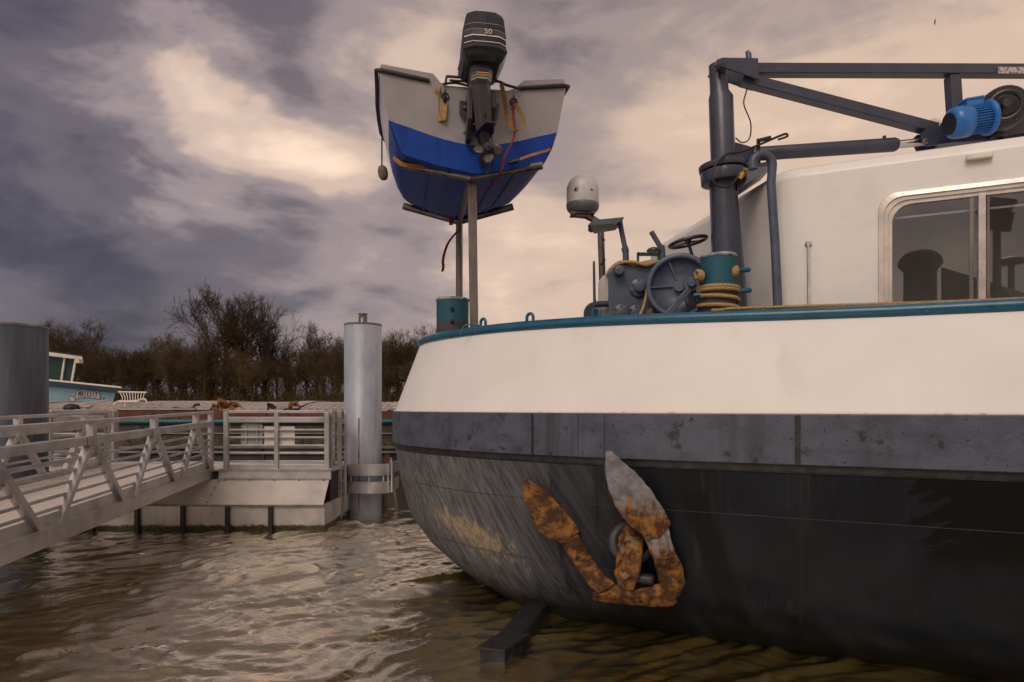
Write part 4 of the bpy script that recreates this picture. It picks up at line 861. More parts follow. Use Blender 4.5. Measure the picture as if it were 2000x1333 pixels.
strap([P(899, 447, FDd-.06), P(890, 456, FDd-.06), P(876, 474, FDd-.06), P(868, 495, FDd-.06), P(865, 512, FDd-.06), P(866, 520, FDd-.06), P(864, 531, FDd-.06)], .045, red, 'loose dark red strap end fluttering below the far cradle arm', side=Vector((1,.6,.3)))
strap([P(881, 425, FDd-.06), P(881, 440, FDd-.07)], .06, red, 'short red strap loop round the far cradle arm')
strap([P(1076, 292, 7.7), P(1045, 301, 7.62), P(1015, 311, 7.62)], .032, orange, 'orange lashing strap along the right cradle arm', side=Vector((.15,0,1)))
strap([P(768, 308, 7.75), P(778, 316, 7.66), P(790, 322, 7.66), P(822, 326, 7.68), P(845, 321, 7.72)], .045, orange, 'orange lashing strap round the left cradle arm', side=Vector((.2,0,1)))
b = MB(); b.box(P(1003, 316, 7.6), (.12,.05,.04), (0,-.1,0)); b.tube([P(994, 319, 7.58), P(1012, 313, 7.58)], .014, 6); tag(b.build('ratchet_buckle', M['black'], bevel=.005), 'black ratchet buckle on the orange strap of the right cradle arm', 'buckle')
# fender buoy hung from the gunwale
fb_ = thing('fender_buoy', 'small grey fender hanging from the dinghy gunwale on the left', 'fender', P(748, 353, 8.4))
b = MB(); c_ = P(748, 338, 8.4); axf = Vector((.18,0,-1)).normalized(); hN = .092
b.lathe([(.008,-hN)]+[(.062*math.cos(a_)**.7, hN*math.sin(a_)) for a_ in [R(k) for k in range(-80, 81, 16)]]+[(.008,hN)], c_, axf, 16); b.build('body', mat('fender_grey', (.16,.14,.11), .7, col2=(.10,.09,.07), scale=20, bump=.3), fb_)
b = MB(); b.tube([P(746, 325, 8.4), P(746, 300, 8.35), P(746, 270, 8.3)], .01, 5); b.build('lanyard', M['rubber'], fb_)
# ================================================================== anchor in the hawse
anc = thing('anchor', 'rusty stockless anchor with two flukes held against the dark bow', 'anchor', P(1240, 1185, hull_d(1240, 1150)-.25))
pit = bpy.data.textures.new('pitting', 'CLOUDS'); pit.noise_scale = .07; pit.noise_depth = 3
def rough_up(o_, k=.022):
    md = o_.modifiers.new('pits', 'DISPLACE'); md.texture = pit; md.strength = k; md.texture_coords = 'LOCAL'
def leaf(rows, name, m_, thick=.06, ridge=.032, parent=anc):
    """rows: (xl, yl, xr, yr, depth): blade cross-sections from tip to root with a raised middle"""
    b_ = MB(); g_ = []
    for xl, yl, xr, yr, d in rows:
        l_, r_ = P(xl, yl, d), P(xr, yr, d); m1 = (l_*.75+r_*.25); mm = (l_+r_)/2; m2 = (l_*.25+r_*.75); fz = min((r_-l_).length/.22, 1)
        g_.append([l_, m1+Vector((0,-ridge*.75*fz,0)), mm+Vector((0,-ridge*fz,0)), m2+Vector((0,-ridge*.75*fz,0)), r_, r_+Vector((0,thick,0)), mm+Vector((0,thick*1.2,0)), l_+Vector((0,thick,0))])
    b_.sheet(g_, closed_u=True); n = len(g_[0]); b_.add(g_[0], [tuple(range(n))]); b_.add(g_[-1], [tuple(range(n))]); b_.sm = [False]*len(b_.sm); o_ = b_.build(name, m_, parent, subsurf=3); rough_up(o_); return o_
rust_full = rusty('anchor_rust', (.20,.10,.04), .66, 6)
rust_paint = rusty('anchor_rust_paint', (.33,.32,.34), .50, 5)
d1 = hull_d(1240, 1000)-.22; d2 = hull_d(1080, 1000)-.20
def fl_mat(name, z_split, paint):
    m = rusty(name, (.10,.045,.02), .62, 6); t = m.node_tree; bs = t.nodes['Principled BSDF']; src = bs.inputs['Base Color'].links[0].from_socket
    c = N(t, 'ShaderNodeTexCoord').outputs['Object']; sp = N(t, 'ShaderNodeSeparateXYZ'); L(t, c, sp.inputs[0])
    e = math_n(t, 'ADD', sp.outputs[2], math_n(t, 'MULTIPLY', math_n(t, 'SUBTRACT', noise(t, mapping(t, c, (1.4,1.4,.45)), 8, 9, .7), .5), .95))
    n = N(t, 'ShaderNodeMixRGB'); L(t, ramp(t, math_n(t, 'SUBTRACT', e, z_split-.5), ((.40, 0.), (.60, 1.))), n.inputs[0]); L(t, src, n.inputs[1]); pm_ = N(t, 'ShaderNodeMixRGB'); L(t, ramp(t, noise(t, c, 9, 8, .7), ((.35, 0.), (.65, 1.))), pm_.inputs[0]); pm_.inputs[1].default_value = (*paint, 1); pm_.inputs[2].default_value = (*[q_*.45 for q_ in paint], 1); L(t, pm_.outputs[0], n.inputs[2]); L(t, n.outputs[0], bs.inputs['Base Color']); return m
zroot = ORG[anc].z
leaf([(1184,883,1193,881,d1+.04),(1183,893,1202,889,d1+.03),(1183,906,1213,900,d1+.02),(1184,930,1241,922,d1),(1190,958,1270,955,d1-.02),(1202,988,1292,990,d1-.04),(1218,1012,1309,1018,d1-.05),(1236,1032,1309,1026,d1-.06),(1256,1046,1300,1038,d1-.07),(1262,1054,1296,1050,d1-.07)], 'fluke', fl_mat('fluke_worn_paint', P(0, 990, d1).z-zroot, (.25,.245,.27)))
leaf([(1019,936,1028,933,d2+.03),(1020,944,1036,938,d2+.02),(1021,955,1046,946,d2),(1027,985,1078,970,d2),(1037,1012,1106,1002,d2-.02),(1052,1036,1131,1034,d2-.03),(1070,1050,1131,1040,d2-.04),(1090,1056,1118,1048,d2-.05),(1096,1062,1120,1056,d2-.05)], 'fluke', fl_mat('fluke_rust', P(0, 935, d2).z-zroot+.14, (.30,.26,.24)))
d3 = hull_d(1240, 1140)-.25
leaf([(1246,1024,1304,1018,d1-.03),(1262,1056,1308,1050,d1-.04),(1276,1090,1324,1088,d1-.06),(1286,1118,1335,1110,d3-.06),(1292,1146,1338,1140,d3-.06),(1292,1168,1328,1164,d3-.05),(1292,1182,1310,1178,d3-.02)], 'arm', fl_mat('arm_worn', P(0, 1060, d1).z-zroot+.02, (.34,.33,.34)), .09, .05)
leaf([(1078,1030,1122,1022,d2-.0),(1096,1062,1132,1054,d2-.03),(1118,1096,1152,1086,d2-.05),(1136,1122,1168,1108,d3-.0),(1152,1144,1182,1128,d3-.03),(1166,1160,1200,1140,d3-.05)], 'arm', rust_full, .09, .05)
b = MB(); g_ = []
for x, yt, yb, dd in ((1159,1158,1170,.02),(1164,1155,1174,0),(1190,1142,1177,-.03),(1215,1146,1180,-.05),(1240,1152,1182,-.05),(1265,1146,1184,-.05),(1290,1140,1186,-.04),(1312,1150,1184,-.02),(1322,1162,1178,.02)):
    d = d3+dd; g_.append([P(x, yt, d), P(x, (yt+yb)/2, d-.06), P(x, yb, d), P(x, yb, d+.14), P(x, yt, d+.14)])
b.sheet(g_, closed_u=True); b.add(g_[0], [tuple(range(5))]); b.add(g_[-1], [tuple(range(5))]); rough_up(b.build('crown', rust_full, anc, subsurf=3))
b = MB(); b.tube([P(1238, 1020, d3+.35), P(1236, 1045, d3+.12), P(1232, 1085, d3+.02), P(1226, 1125, d3-.03), P(1224, 1148, d3-.02)], [.12,.125,.13,.12,.08], 5); b.sm = [False]*len(b.sm); rough_up(b.build('shank', rusty('shank_rust', (.22,.15,.08), .54, 6), anc, bevel=.02, subsurf=3), .03)
b = MB(); b.lathe([(.05,-.1),(.055,.05),(.04,.07)], P(1262, 1132, d3-.02), (.9,-.4,0), 12); b.build('crown_pin', M['scuffed'], anc)
b = MB(); b.tube(arc(P(1234, 1060, hull_d(1234, 1060)-.05), .175, 0, 2*math.pi, 28, (1,.1,0), (0,.25,.9))[:-1], .045, 10, closed=True); b.build('hawse_lip', mat('hawse_grey', (.055,.056,.066), .5, col2=(.03,.03,.036), scale=8, bump=.2), barge)
b = MB(); ho = P(1234, 1062, hull_d(1234, 1062)-.012); b.lathe([(.165, 0), (.165, .012), (.15, .014)], ho, hull_px(1234, .8)[1], 26); b.build('hawse_dark_disc', mat('hawse_black', (.004,.004,.004), .9), barge)  # black disc on the skin stands for the dark inside of the hawse
# ================================================================== steel beam floating under the bow
sb = thing('steel_box_beam', 'black steel box beam with lifting eye low in the water under the bow', 'steel beam', Vector((-.16, 5.95, WATER)))
steel_b = mat('beam_black', (.018,.019,.023), .5, col2=(.010,.010,.013), scale=9, bump=.2)
zt0 = P(0, 1266, 5.75).z
b = MB(); pl = [P(930, 1262, 5.78), P(986, 1271, 5.70), P(1036, 1236, 6.12), P(978, 1238, 6.16)]
pl = [Vector((p.x, p.y, zt0)) for p in pl]; b.prism(pl, (0,0,-.022)); b.build('top_plate', steel_b, sb, bevel=.003)
b = MB(); ctr = sum(pl, Vector())/4; q_ = [ctr+(p-ctr)*.86+Vector((0,0,-.022)) for p in pl]; b.prism(q_, (0,0,-.32)); b.build('box_body', mat('beam_side', (.008,.009,.012), .45, col2=(.022,.025,.034), scale=5, lo=.5, hi=.6), sb)
b = MB(); s0_, s1_ = P(992, 1240, 6.05), P(1052, 1190, 7.2); s0_.z = s1_.z = -.04; b.bar(s0_, s1_, .24, .20); b.build('spar', steel_b, sb, bevel=.03)
b = MB(); ce = Vector(pl[0])*.72+Vector(pl[2])*.28+Vector((0,0,.03)); b.tube([ce+Vector((-.018,0,-.03))]+arc(ce, .018, math.pi, 0, 8, (1,.3,0), (0,0,1.9))+[ce+Vector((.018,0,-.03))], .006, 6); b.build('lifting_eye', M['black'], sb)
# ================================================================== gangway
GE = Vector((-5.55, 12.6, 0)); GD = Vector((.156, -.988, 0)).normalized(); GW = Vector((GD.y, -GD.x, 0)); GW = GW if GW.x < 0 else -GW   # GW points to the far truss
GWID = 1.76; GL = 9.6
def G(t, w, z): return GE+GD*t+GW*w+Vector((0,0,z-.014*t))
gang = thing('gangway', 'aluminium truss gangway with V braces and plank floor leading to the pontoon', 'gangway', G(4.8, GWID/2, .7))
for w, sg in ((0, -1), (GWID, 1)):
    b = MB(); b.bar(G(0, w, 2.0), G(GL, w, 2.0), .055, .05); b.build('handrail', M['alu'], gang, bevel=.008)
    b = MB(); b.bar(G(0, w, 1.79), G(GL, w, 1.79), .075, .10); b.build('top_chord', M['alu'], gang, bevel=.008)
    b = MB(); b.bar(G(0, w, .885), G(GL, w, .885), .10, .17); b.build('bottom_chord', M['alu'], gang, bevel=.008)
    b = MB(); b.bar(G(0, w+.02*-sg, 1.035), G(GL, w+.02*-sg, 1.035), .03, .13); b.build('kick_plate', M['alu'], gang)
    b = MB(); b.bar(G(0, w, .98), G(GL, w, .98), .13, .014); b.build('ledge', M['alu'], gang)
    b = MB(); b.bar(G(.04, w, .86), G(.04, w, 2.02), .085, .085, (0,1,0)); b.build('end_post', M['alu'], gang, bevel=.008)
    for k in range(5):
        z = 1.14+.118*k; b = MB(); b.bar(G(.05, w-.02*sg, z), G(GL, w-.02*sg, z), .026, .03); b.build('rail', M['alu'], gang)
    for k in range(5):
        tt, tb_ = .95+1.97*k, 1.90+1.97*k; t0 = .04+1.97*k-.02*(k > 0)
        b = MB(); b.bar(G(tt-.05, w, 1.76), G(t0 if k == 0 else tb_-1.97+.06, w, .84), .075, .085, GW); b.build('diagonal', M['alu'], gang, bevel=.006)
        if tb_ < GL:
            b = MB(); b.bar(G(tt+.05, w, 1.76), G(tb_-.05, w, .84), .075, .085, GW); b.build('diagonal', M['alu'], gang, bevel=.006)
        b = MB(); b.bar(G(tt, w, 1.80), G(tt, w, 2.0), .085, .075, (0,1,0)); b.build('rail_stub', M['alu'], gang)
        b = MB(); b.box(G(tt+.02, w+sg*.0-.045*(1 if w == 0 else -1), 1.79), (.012, .34, .105), Matrix((GW, GD, Vector((0,0,1)))).transposed()); b.build('gusset', M['alu'], gang)
pl_m = mat('gangway_plank', (.62,.56,.51), .55, .0, col2=(.46,.41,.37), scale=3, stretch=(.4, 5, 1), bump=.2, bscale=30)
pb = MB(); c_ = G(.09, GWID/2, 1.045); pb.box(c_, (GWID-.10, .145, .03), Matrix((GW, GD, Vector((0,0,1)))).transposed()); p0 = pb.build('floor_plank', pl_m, gang, bevel=.004)
for k in range(1, 62):
    c = p0.copy(); COL.objects.link(c); c.location = (G(.09+.152*k, GWID/2, 1.045)-c_)+Vector((0, 0, random.Random(k).uniform(-.003, .003)))
# ================================================================== pontoon landing
PY = 11.93; PT = P(0, 988, PY).z
pon = thing('pontoon', 'pale aluminium pontoon landing with sloped apron, railing and black fender strips', 'pontoon', Vector((-6.5, 13, WATER)))
X = lambda px, d=PY: (px-1000)/F*d
moss = mat('float_panel', (.50,.48,.47), .5, .2, col2=(.36,.34,.34), scale=3, streak=((.24,.22,.21), .55, .8, 5), bump=.1)
t = moss.node_tree; bs = t.nodes['Principled BSDF']; src = bs.inputs['Base Color'].links[0].from_socket; c = N(t, 'ShaderNodeTexCoord').outputs['Object']; sp = N(t, 'ShaderNodeSeparateXYZ'); L(t, c, sp.inputs[0])
e = math_n(t, 'ADD', sp.outputs[2], math_n(t, 'MULTIPLY', math_n(t, 'SUBTRACT', noise(t, mapping(t, c, (1,1,.6)), 9, 8, .7), .5), -.14))
n = N(t, 'ShaderNodeMixRGB'); L(t, ramp(t, e, ((.13, 1.), (.17, 0.))), n.inputs[0]); L(t, src, n.inputs[1])
n2 = N(t, 'ShaderNodeMixRGB'); L(t, ramp(t, noise(t, c, 24, 6), ((.4, 0.), (.65, 1.))), n2.inputs[0]); n2.inputs[1].default_value = (.012,.014,.006,1); n2.inputs[2].default_value = (.055,.055,.012,1); L(t, n2.outputs[0], n.inputs[2]); L(t, n.outputs[0], bs.inputs['Base Color'])
xs_ = [X(p) for p in (-94, -4, 88, 182, 270, 359, 446, 530, 634)]
for i in range(len(xs_)-1):
    b = MB(); b.box(((xs_[i]+xs_[i+1])/2, PY+.04, (PT+WATER-.3)/2), (xs_[i+1]-xs_[i]-.004, .08, PT-WATER+.3)); b.build('float_panel', moss, pon)
    if i: b = MB(); b.box((xs_[i], PY-.035, (PT+WATER-.25)/2), (.075, .07, PT-WATER+.24)); b.build('fender_strip', M['rubber'], pon, bevel=.012)
xr = xs_[-1]
b = MB(); b.box((xr-.04, (PY+14.4)/2+.04, (PT+WATER-.3)/2), (.08, 14.4-PY-.09, PT-WATER+.3)); b.build('float_end', moss, pon)
b = MB(); b.box(((xs_[0]+xr)/2, PY-.01, PT+.004), (xr-xs_[0]+.02, .07, .02)); b.build('edge_trim', mat('trim_rusty', (.16,.11,.08), .7, col2=(.3,.26,.23), scale=9), pon)
DY = 12.45; DZ = .955
def apron(x0, x1, x0b, x1b, name='apron_plate'):
    b_ = MB(); b_.prism([Vector((x0b, PY+.02, PT+.014)), Vector((x1b, PY+.02, PT+.014)), Vector((x1, DY, .775)), Vector((x0, DY, .775))], (0, .012, -.012)); return b_.build(name, M['aluplate'], pon)
apron(X(430, DY)+.003, xr-.06, X(397)+.003, xr-.03); apron(-10.5, X(430, DY), -10.5, X(397)); 
b = MB()
for k in range(5): b.lathe([(.014,0),(.014,.01)], (X(441+k*48, DY), DY-.03, .765), (0,-.6,.8), 8)
for k in range(4): b.lathe([(.012,0),(.012,.01)], Vector((X(400)+.02, PY+.06, PT+.05)).lerp(Vector((X(430, DY), DY-.03, .77)), k/3.2), (0,-.6,.8), 8)
b.build('rivet', M['rubber'], pon)['kind'] = 'stuff'
b = MB(); b.box(((X(428, DY)+xr)/2-.02, DY+.03, .865), (xr-X(428, DY)-.02, .06, .15)); b.build('deck_beam', M['alu'], pon, bevel=.006)
b = MB(); b.box(((X(428, DY)+xr)/2-.02, DY-.012, .782), (xr-X(428, DY)+.0, .03, .012)); b.box(((X(428, DY)+xr)/2-.02, DY-.012, .948), (xr-X(428, DY)+.0, .03, .012)); b.build('beam_flange', M['alu'], pon)
b = MB(); b.box(((-10.5+xr)/2, 13.45, .935), (xr+10.5, 1.9, .03)); b.build('deck_plate', M['aluplate'], pon)
b = MB(); b.box(((-10.5+xr)/2, 13.4, .5), (xr+10.5-.1, 1.8, .8)); b.build('float_core', M['rubber'], pon)
# front railing
rzs = (1.68, 1.54, 1.395, 1.25, 1.105)
def railing(p, q, n_mid, name='railing'):
    """posts, handrail, chord and five thin rails between p and q (deck level points)"""
    p, q = Vector(p), Vector(q); up = Vector((0,0,1))
    def part(nm, mbx, bev=.006): return mbx.build(nm, M['alu'], pon, bevel=bev)
    for k in range(n_mid+2):
        a_ = p.lerp(q, k/(n_mid+1)); b_ = MB(); b_.bar(a_, a_+up*1.055, .085 if k in (0, n_mid+1) else .075, .085, (0,1,0)); part('railing_post', b_)
        b_ = MB(); b_.box(a_+up*.008, (.2, .12, .014)); part('foot_plate', b_, .002)
    d = (q-p).normalized(); p_, q_ = p+d*.045, q-d*.045
    for nm, z, w, h in [('handrail', 2.01-DZ, .05, .05), ('railing_chord', 1.865-DZ, .07, .10), ('kick_plate', .045, .02, .09)]+[('rail', z-DZ, .03, .03) for z in rzs]:
        b_ = MB(); b_.bar(p_+up*z, q_+up*z, w, h); part(nm, b_, .004)
railing((X(441, DY), DY+.03, DZ), (X(638, DY), DY+.03, DZ), 1)
railing((X(638, DY)+.02, DY+.16, DZ), (X(650, 13.6), 13.6, DZ), 0)
railing((-10.3, 14.25, DZ), (X(226, 14.25), 14.25, DZ), 2)
railing((X(160, 14.0), 13.0, DZ), (X(226, 14.25), 14.15, DZ), 0)
# ladder beside the pile and guide frame round it
lx = X(667, 13.1)
b = MB(); b.box((lx-.04, 13.1, (2.02+WATER+.06)/2), (.085, .10, 2.02-WATER-.06)); b.build('ladder_stile', M['alu'], pon, bevel=.006)
b = MB(); b.box((lx+.045, 13.22, (2.0+.1)/2), (.05, .05, 1.9)); b.build('ladder_stile', M['alu'], pon, bevel=.006)
b = MB(); b.box((lx-.04, 13.1, WATER-.02), (.10, .115, .16)); b.build('stile_foot', M['rubber'], pon)
for k in range(9): b = MB(); b.tube([Vector((lx-.0, 13.1, .02+.22*k)), Vector((lx+.05, 13.22, .02+.22*k))], .013, 6); b.build('ladder_rung', M['alu'], pon)
for z in (.86, .50): b = MB(); b.box((lx-.19, 13.06, z), (.24, .09, .10)); b.build('bracket_arm', M['alu'], pon, bevel=.004)
b = MB(); b.bar((xr-.03, 13.2, .42), (lx-.08, 13.1, .9), .05, .05); b.bar((xr-.03, 13.3, .4), (xr-.03, 13.3, .95), .06, .06, (0,1,0)); b.build('brace', M['alu'], pon)
gp = [Vector((lx+.02, 13.52, 0)), Vector((-2.85, 13.47, 0)), Vector((-2.62, 13.5, 0)), Vector((-2.47, 13.58, 0)), Vector((-2.42, 13.75, 0)), Vector((-2.42, 14.6, 0))]
gp = smooth_path(gp, 4)
for z0, z1 in ((.74, .965), (.385, .615)):
    b = MB(); g_ = [[p+Vector((0,0,z)) for p in gp] for z in (z0, z1)]; g2 = [[p+Vector((-.02,.05,z)) for p in gp] for z in (z1, z0)]
    b.sheet(g_+g2+[g_[0]], smooth=False); b.build('pile_guide', M['alu'], pon)
for px in (684, 720, 748, 757):
    b = MB(); b.bar((X(px, 13.5), 13.55, .58), (X(px, 13.5), 13.55, .78), .03, .03, (0,1,0)); b.build('guide_strut', M['alu'], pon)
b = MB(); b.bar((-2.42, 14.3, -.05), (-2.44, 13.75, 1.0), .05, .05); b.bar((-2.6, 14.6, 1.0), (-2.40, 13.6, 1.0), .035, .035); b.bar((-2.40, 13.62, .4), (-2.40, 13.62, 1.02), .03, .03, (0,1,0)); b.build('guide_frame', M['alu'], pon)
b = MB(); b.box((X(751, 14.3), 14.3, .1), (.11, .1, .7)); b.build('guide_leg', mat('leg_weed', (.16,.14,.11), .8, col2=(.04,.03,.02), scale=6), pon)
# signs fixed to the railing
def rrect(cx, cz, w, h, r, y):
    pts = []
    for sx, sz, a0 in ((1,1,0), (-1,1,90), (-1,-1,180), (1,-1,270)):
        for k in range(5): a_ = R(a0+22.5*k); pts.append(Vector((cx+sx*(w/2-r)+r*math.cos(a_), y, cz+sz*(h/2-r)+r*math.sin(a_))))
    return pts
sy = DY+.075; sg = thing('sign_plate', 'grey rounded sign seen from behind with two clamp straps on the pontoon railing', 'sign', (X(492, sy), sy, P(0, 872, sy).z))
b = MB(); b.prism(rrect(X(492, sy), P(0, 849, sy).z, .395, .395, .06, sy), (0, .012, 0)); b.build('plate', mat('sign_back', (.34,.35,.38), .45, .3, col2=(.28,.29,.32), scale=4), sg)
b = MB(); rim = rrect(X(492, sy), P(0, 849, sy).z, .385, .385, .055, sy-.004); b.tube(rim, .008, 6, closed=True); b.build('rim', M['alu'], sg)
for px in (481, 502): b = MB(); b.bar(P(px, 832, sy-.012), P(px, 867, sy-.012), .028, .02, (0,1,0)); b.build('clamp_strap', M['alu'], sg, bevel=.003)
b = MB(); c0_ = P(546, 852.5, sy); b.box(c0_, (.555, .012, .365)); tag(b.build('notice_board', mat('board_white', (.66,.62,.58), .5, col2=(.56,.52,.49), scale=3)), 'blank cream rectangular board fixed behind the pontoon railing', 'board')
# life rings on the left railing
ring_m = mat('ring_orange', (.55,.06,.015), .5, col2=(.42,.04,.01), scale=8)
for px, py, lab in ((78, 843, 'orange life ring hung high behind the gangway rail'), (72, 882, 'orange life ring hung low behind the gangway rail')):
    c_ = P(px, py, 13.2); lr = thing('life_ring', lab, 'life ring', c_-Vector((0,0,.2)), 'life rings behind the gangway')
    b = MB(); b.tube(arc(c_, .16, 0, 2*math.pi, 24, (.9,.4,0), (0,0,1))[:-1], .045, 8, closed=True); b.build('ring', ring_m, lr)
    for k in range(4):
        a_ = R(45+90*k); b = MB(); b.tube(arc(c_, .16, a_-.2, a_+.2, 4, (.9,.4,0), (0,0,1)), .048, 8); b.build('band', white_d, lr)
b = MB(); b.bar(P(64, 838, 13.35), P(97, 925, 13.3), .10, .10, (0,1,0)); tag(b.build('timber_post', mat('timber_dark', (.045,.032,.022), .8, col2=(.025,.018,.013), scale=8)), 'dark slanting timber post behind the life rings', 'post')
# ================================================================== steel piles
pile_m = mat('pile_paint', (.36,.40,.47), .45, .1, col2=(.26,.295,.365), scale=2.2, stretch=(1,1,.5), spots=[((.11,.085,.075), .70, .74, 9), ((.15,.05,.03), .74, .77, 5)], streak=((.15,.165,.20), .58, .78, 4), bump=.05)
def pile(c, r, ztop, label, pile_m=pile_m):
    t_ = thing('mooring_pile', label, 'pile', c, 'steel mooring piles'); b_ = MB(); h = ztop-c.z
    b_.lathe([(r, -.6), (r, h), (r*.97, h+.006), (.01, h+.02)], c, n=48); b_.build('shaft', pile_m, t_)
    b_ = MB(); b_.lathe([(r*1.003, h-.035), (r*1.008, h-.03), (r*1.008, h-.002), (r*.99, h+.01)], c, n=48); b_.build('cap_rim', mat('pile_rim', (.10,.09,.09), .6, col2=(.2,.2,.22), scale=6), t_)
    return t_, h
pc = Vector((X(709, 14.1), 14.1+.0, WATER)); pile1, ph = pile(pc, .382, P(0, 630, 14.1-.38).z, 'pale blue steel pile with rust seam standing beside the pontoon')
b = MB(); top_ = pc+Vector((0,0,ph)); b.lathe([(.09,0),(.09,.17),(.075,.17),(.075,.2),(.10,.205),(.10,.225),(.06,.235)], top_, n=20); b.build('vent_stub', mat('stub_metal', (.22,.21,.20), .35, .7, col2=(.12,.11,.10), scale=9), pile1)
seam_m = mat('seam_rust', (.16,.055,.03), .8, col2=(.25,.28,.34), scale=5, lo=.5, hi=.56, stretch=(1,1,.6))
b = MB(); ribbon(b, [pc+Vector((.0,-.385,-.05+k*.12)) for k in range(18)], .022, Vector((1,0,0)), .006); b.build('weld_seam', seam_m, pile1)
pc2 = Vector((X(8, 11.0), 11.0, WATER)); pile2, ph2 = pile(pc2, .60, P(0, 628, 10.4).z, 'broad blue grey steel pile at the left behind the gangway', mat('pile_shaded_paint', (.085,.105,.145), .65, .0, spec=.25, col2=(.055,.068,.098), scale=1.6, stretch=(1,1,.35), spots=[((.05,.04,.04), .66, .72, 6)], streak=((.045,.05,.06), .52, .70, 2.6), bump=.05))  # dimmer light on this pile is put into its darker paint; streaks are stains
# ================================================================== moored barge behind
BY = 16.2
bg2 = thing('moored_barge', 'long dark barge moored behind the pontoon with turquoise rail and rusty hold', 'barge', Vector((-7, 18.5, WATER)))
def zy(y, d=BY): return CZ+(HZ-y)/F*d
X0, X1 = -24.0, 7.0
dark_h = mat('far_hull_dark', (.030,.028,.030), .6, col2=(.060,.052,.046), scale=2, spots=((.10,.085,.06), .62, .68, 7), streak=((.015,.014,.014), .5, .7, 4), bump=.2)
grime = mat('far_hull_grime', (.050,.045,.036), .8, col2=(.11,.095,.07), scale=3.5, lo=.45, hi=.65, spots=((.02,.018,.016), .55, .62, 8), bump=.4)
steel_d = mat('far_hull_steel', (.038,.038,.045), .5, col2=(.055,.055,.062), scale=2, streak=((.02,.02,.022), .5, .75, 3))
def strip(z0, z1, y, m_, nm, th=.2): b_ = MB(); b_.box(((X0+X1)/2, y+th/2, (z0+z1)/2), (X1-X0, th, z1-z0)); return b_.build(nm, m_, bg2)
strip(zy(872), zy(828), BY+.02, grime, 'upper_strake', 4.6); strip(zy(990), zy(874), BY, steel_d, 'lower_strake', 4.7)
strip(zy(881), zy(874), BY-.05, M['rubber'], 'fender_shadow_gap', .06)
strip(zy(876), zy(871.5), BY-.07, mat('ledge_beige', (.20,.17,.15), .6, col2=(.12,.10,.09), scale=3), 'ledge', .1)
b = MB(); b.tube([(X0, BY-.05, zy(884)), (X1, BY-.05, zy(884))], .035, 8); b.build('fender_pipe', mat('pipe_grey', (.16,.17,.20), .4, .3, col2=(.10,.10,.12), scale=4), bg2)
b = MB(); b.tube([(X0, BY-.01, zy(847)), (X1, BY-.01, zy(847))], .014, 6); b.build('cable_line', mat('line_pale', (.32,.30,.29), .5, col2=(.2,.19,.18), scale=3), bg2)
turq = mat('turquoise_paint', (.008,.12,.15), .45, col2=(.006,.085,.11), scale=3)
b = MB(); b.tube([(X0, BY-.02, zy(824)), (X1, BY-.02, zy(824))], .055, 12); b.build('gunwale_rail', turq, bg2)
coam = mat('coaming_rust', (.10,.030,.022), .75, col2=(.16,.06,.035), scale=3, spots=((.03,.014,.012), .55, .65, 5), bump=.3)
b = MB(); b.box(((X0+X1)/2, BY+.42, (zy(822)+zy(803.5))/2), (X1-X0, .04, zy(803.5)-zy(822))); b.build('hold_coaming', coam, bg2)
for k in range(13):
    x = X0+1.2+k*2.4; b = MB(); b.box((x, BY+.39, (zy(822)+zy(805))/2), (.05, .05, zy(805)-zy(822))); b.build('coaming_stay', coam, bg2)
for k in range(7):
    x = -13.5+k*1.9; b = MB(); b.bar((x, BY-.03, zy(873)), (x, BY-.03, zy(905)), .05, .04, (0,1,0)); b.build('hull_rib', steel_d, bg2)
b = MB(); b.box((X(758, BY), BY-.06, zy(900)), (.12,.06,.3)); b.build('rusty_bracket', coam, bg2)
# corrugated hatch covers
hatch_m = mat('hatch_white', (.42,.375,.355), .6, col2=(.30,.265,.25), scale=2, spots=((.25,.20,.17), .72, .78, 5))
def arch(y): tt = (y-(BY+.62))/4.0; return zy(803.5)+.02+0.17*math.sin(math.pi*min(max(tt, 0), 1))**.8
def hatch(x0, x1, lift, flat=False):
    b_ = MB(); g_ = []; n = int((x1-x0)/.022)
    for i in range(n+1):
        x = x0+(x1-x0)*i/n; w = 0 if flat else .045*max(0, math.cos(2*math.pi*x/.20))**.5
        g_.append([Vector((x, BY+.62+4.0*j/14, arch(BY+.62+4.0*j/14)+w+lift)) for j in range(15)])
    b_.sheet(g_, smooth=False); g = b_.build('hatch_cover', hatch_m, bg2, solid=.012)
    b_ = MB(); b_.box(((x0+x1)/2, BY+.61, arch(BY+.62)+lift+.0), (x1-x0-.02, .03, .05)); b_.build('hatch_edge', hatch_m, g)
xx = -16.6; k = 0
for w_, fl_ in ((2.3,0),(2.3,0),(2.3,0),(2.3,0),(1.75,0),(.42,1),(2.2,0),(2.3,0),(2.3,0)):
    hatch(xx, xx+w_-.02, (.03 if k % 2 else 0)+(.04 if fl_ else 0), bool(fl_)); xx += w_; k += 1
# little white rail to the right of the pile
b = MB()
for k in range(14): b.tube([(-2.9+k*.14, BY+.66, zy(803)), (-2.9+k*.14, BY+.66, zy(784))], .012, 5)
b.build('rail_picket', white_d, bg2)['kind'] = 'stuff'
b = MB()
for y in (790, 797): b.tube([(-3.0, BY+.66, zy(y)), (-1.0, BY+.66, zy(y))], .012, 5)
b.build('picket_rail', white_d, bg2)['kind'] = 'stuff'
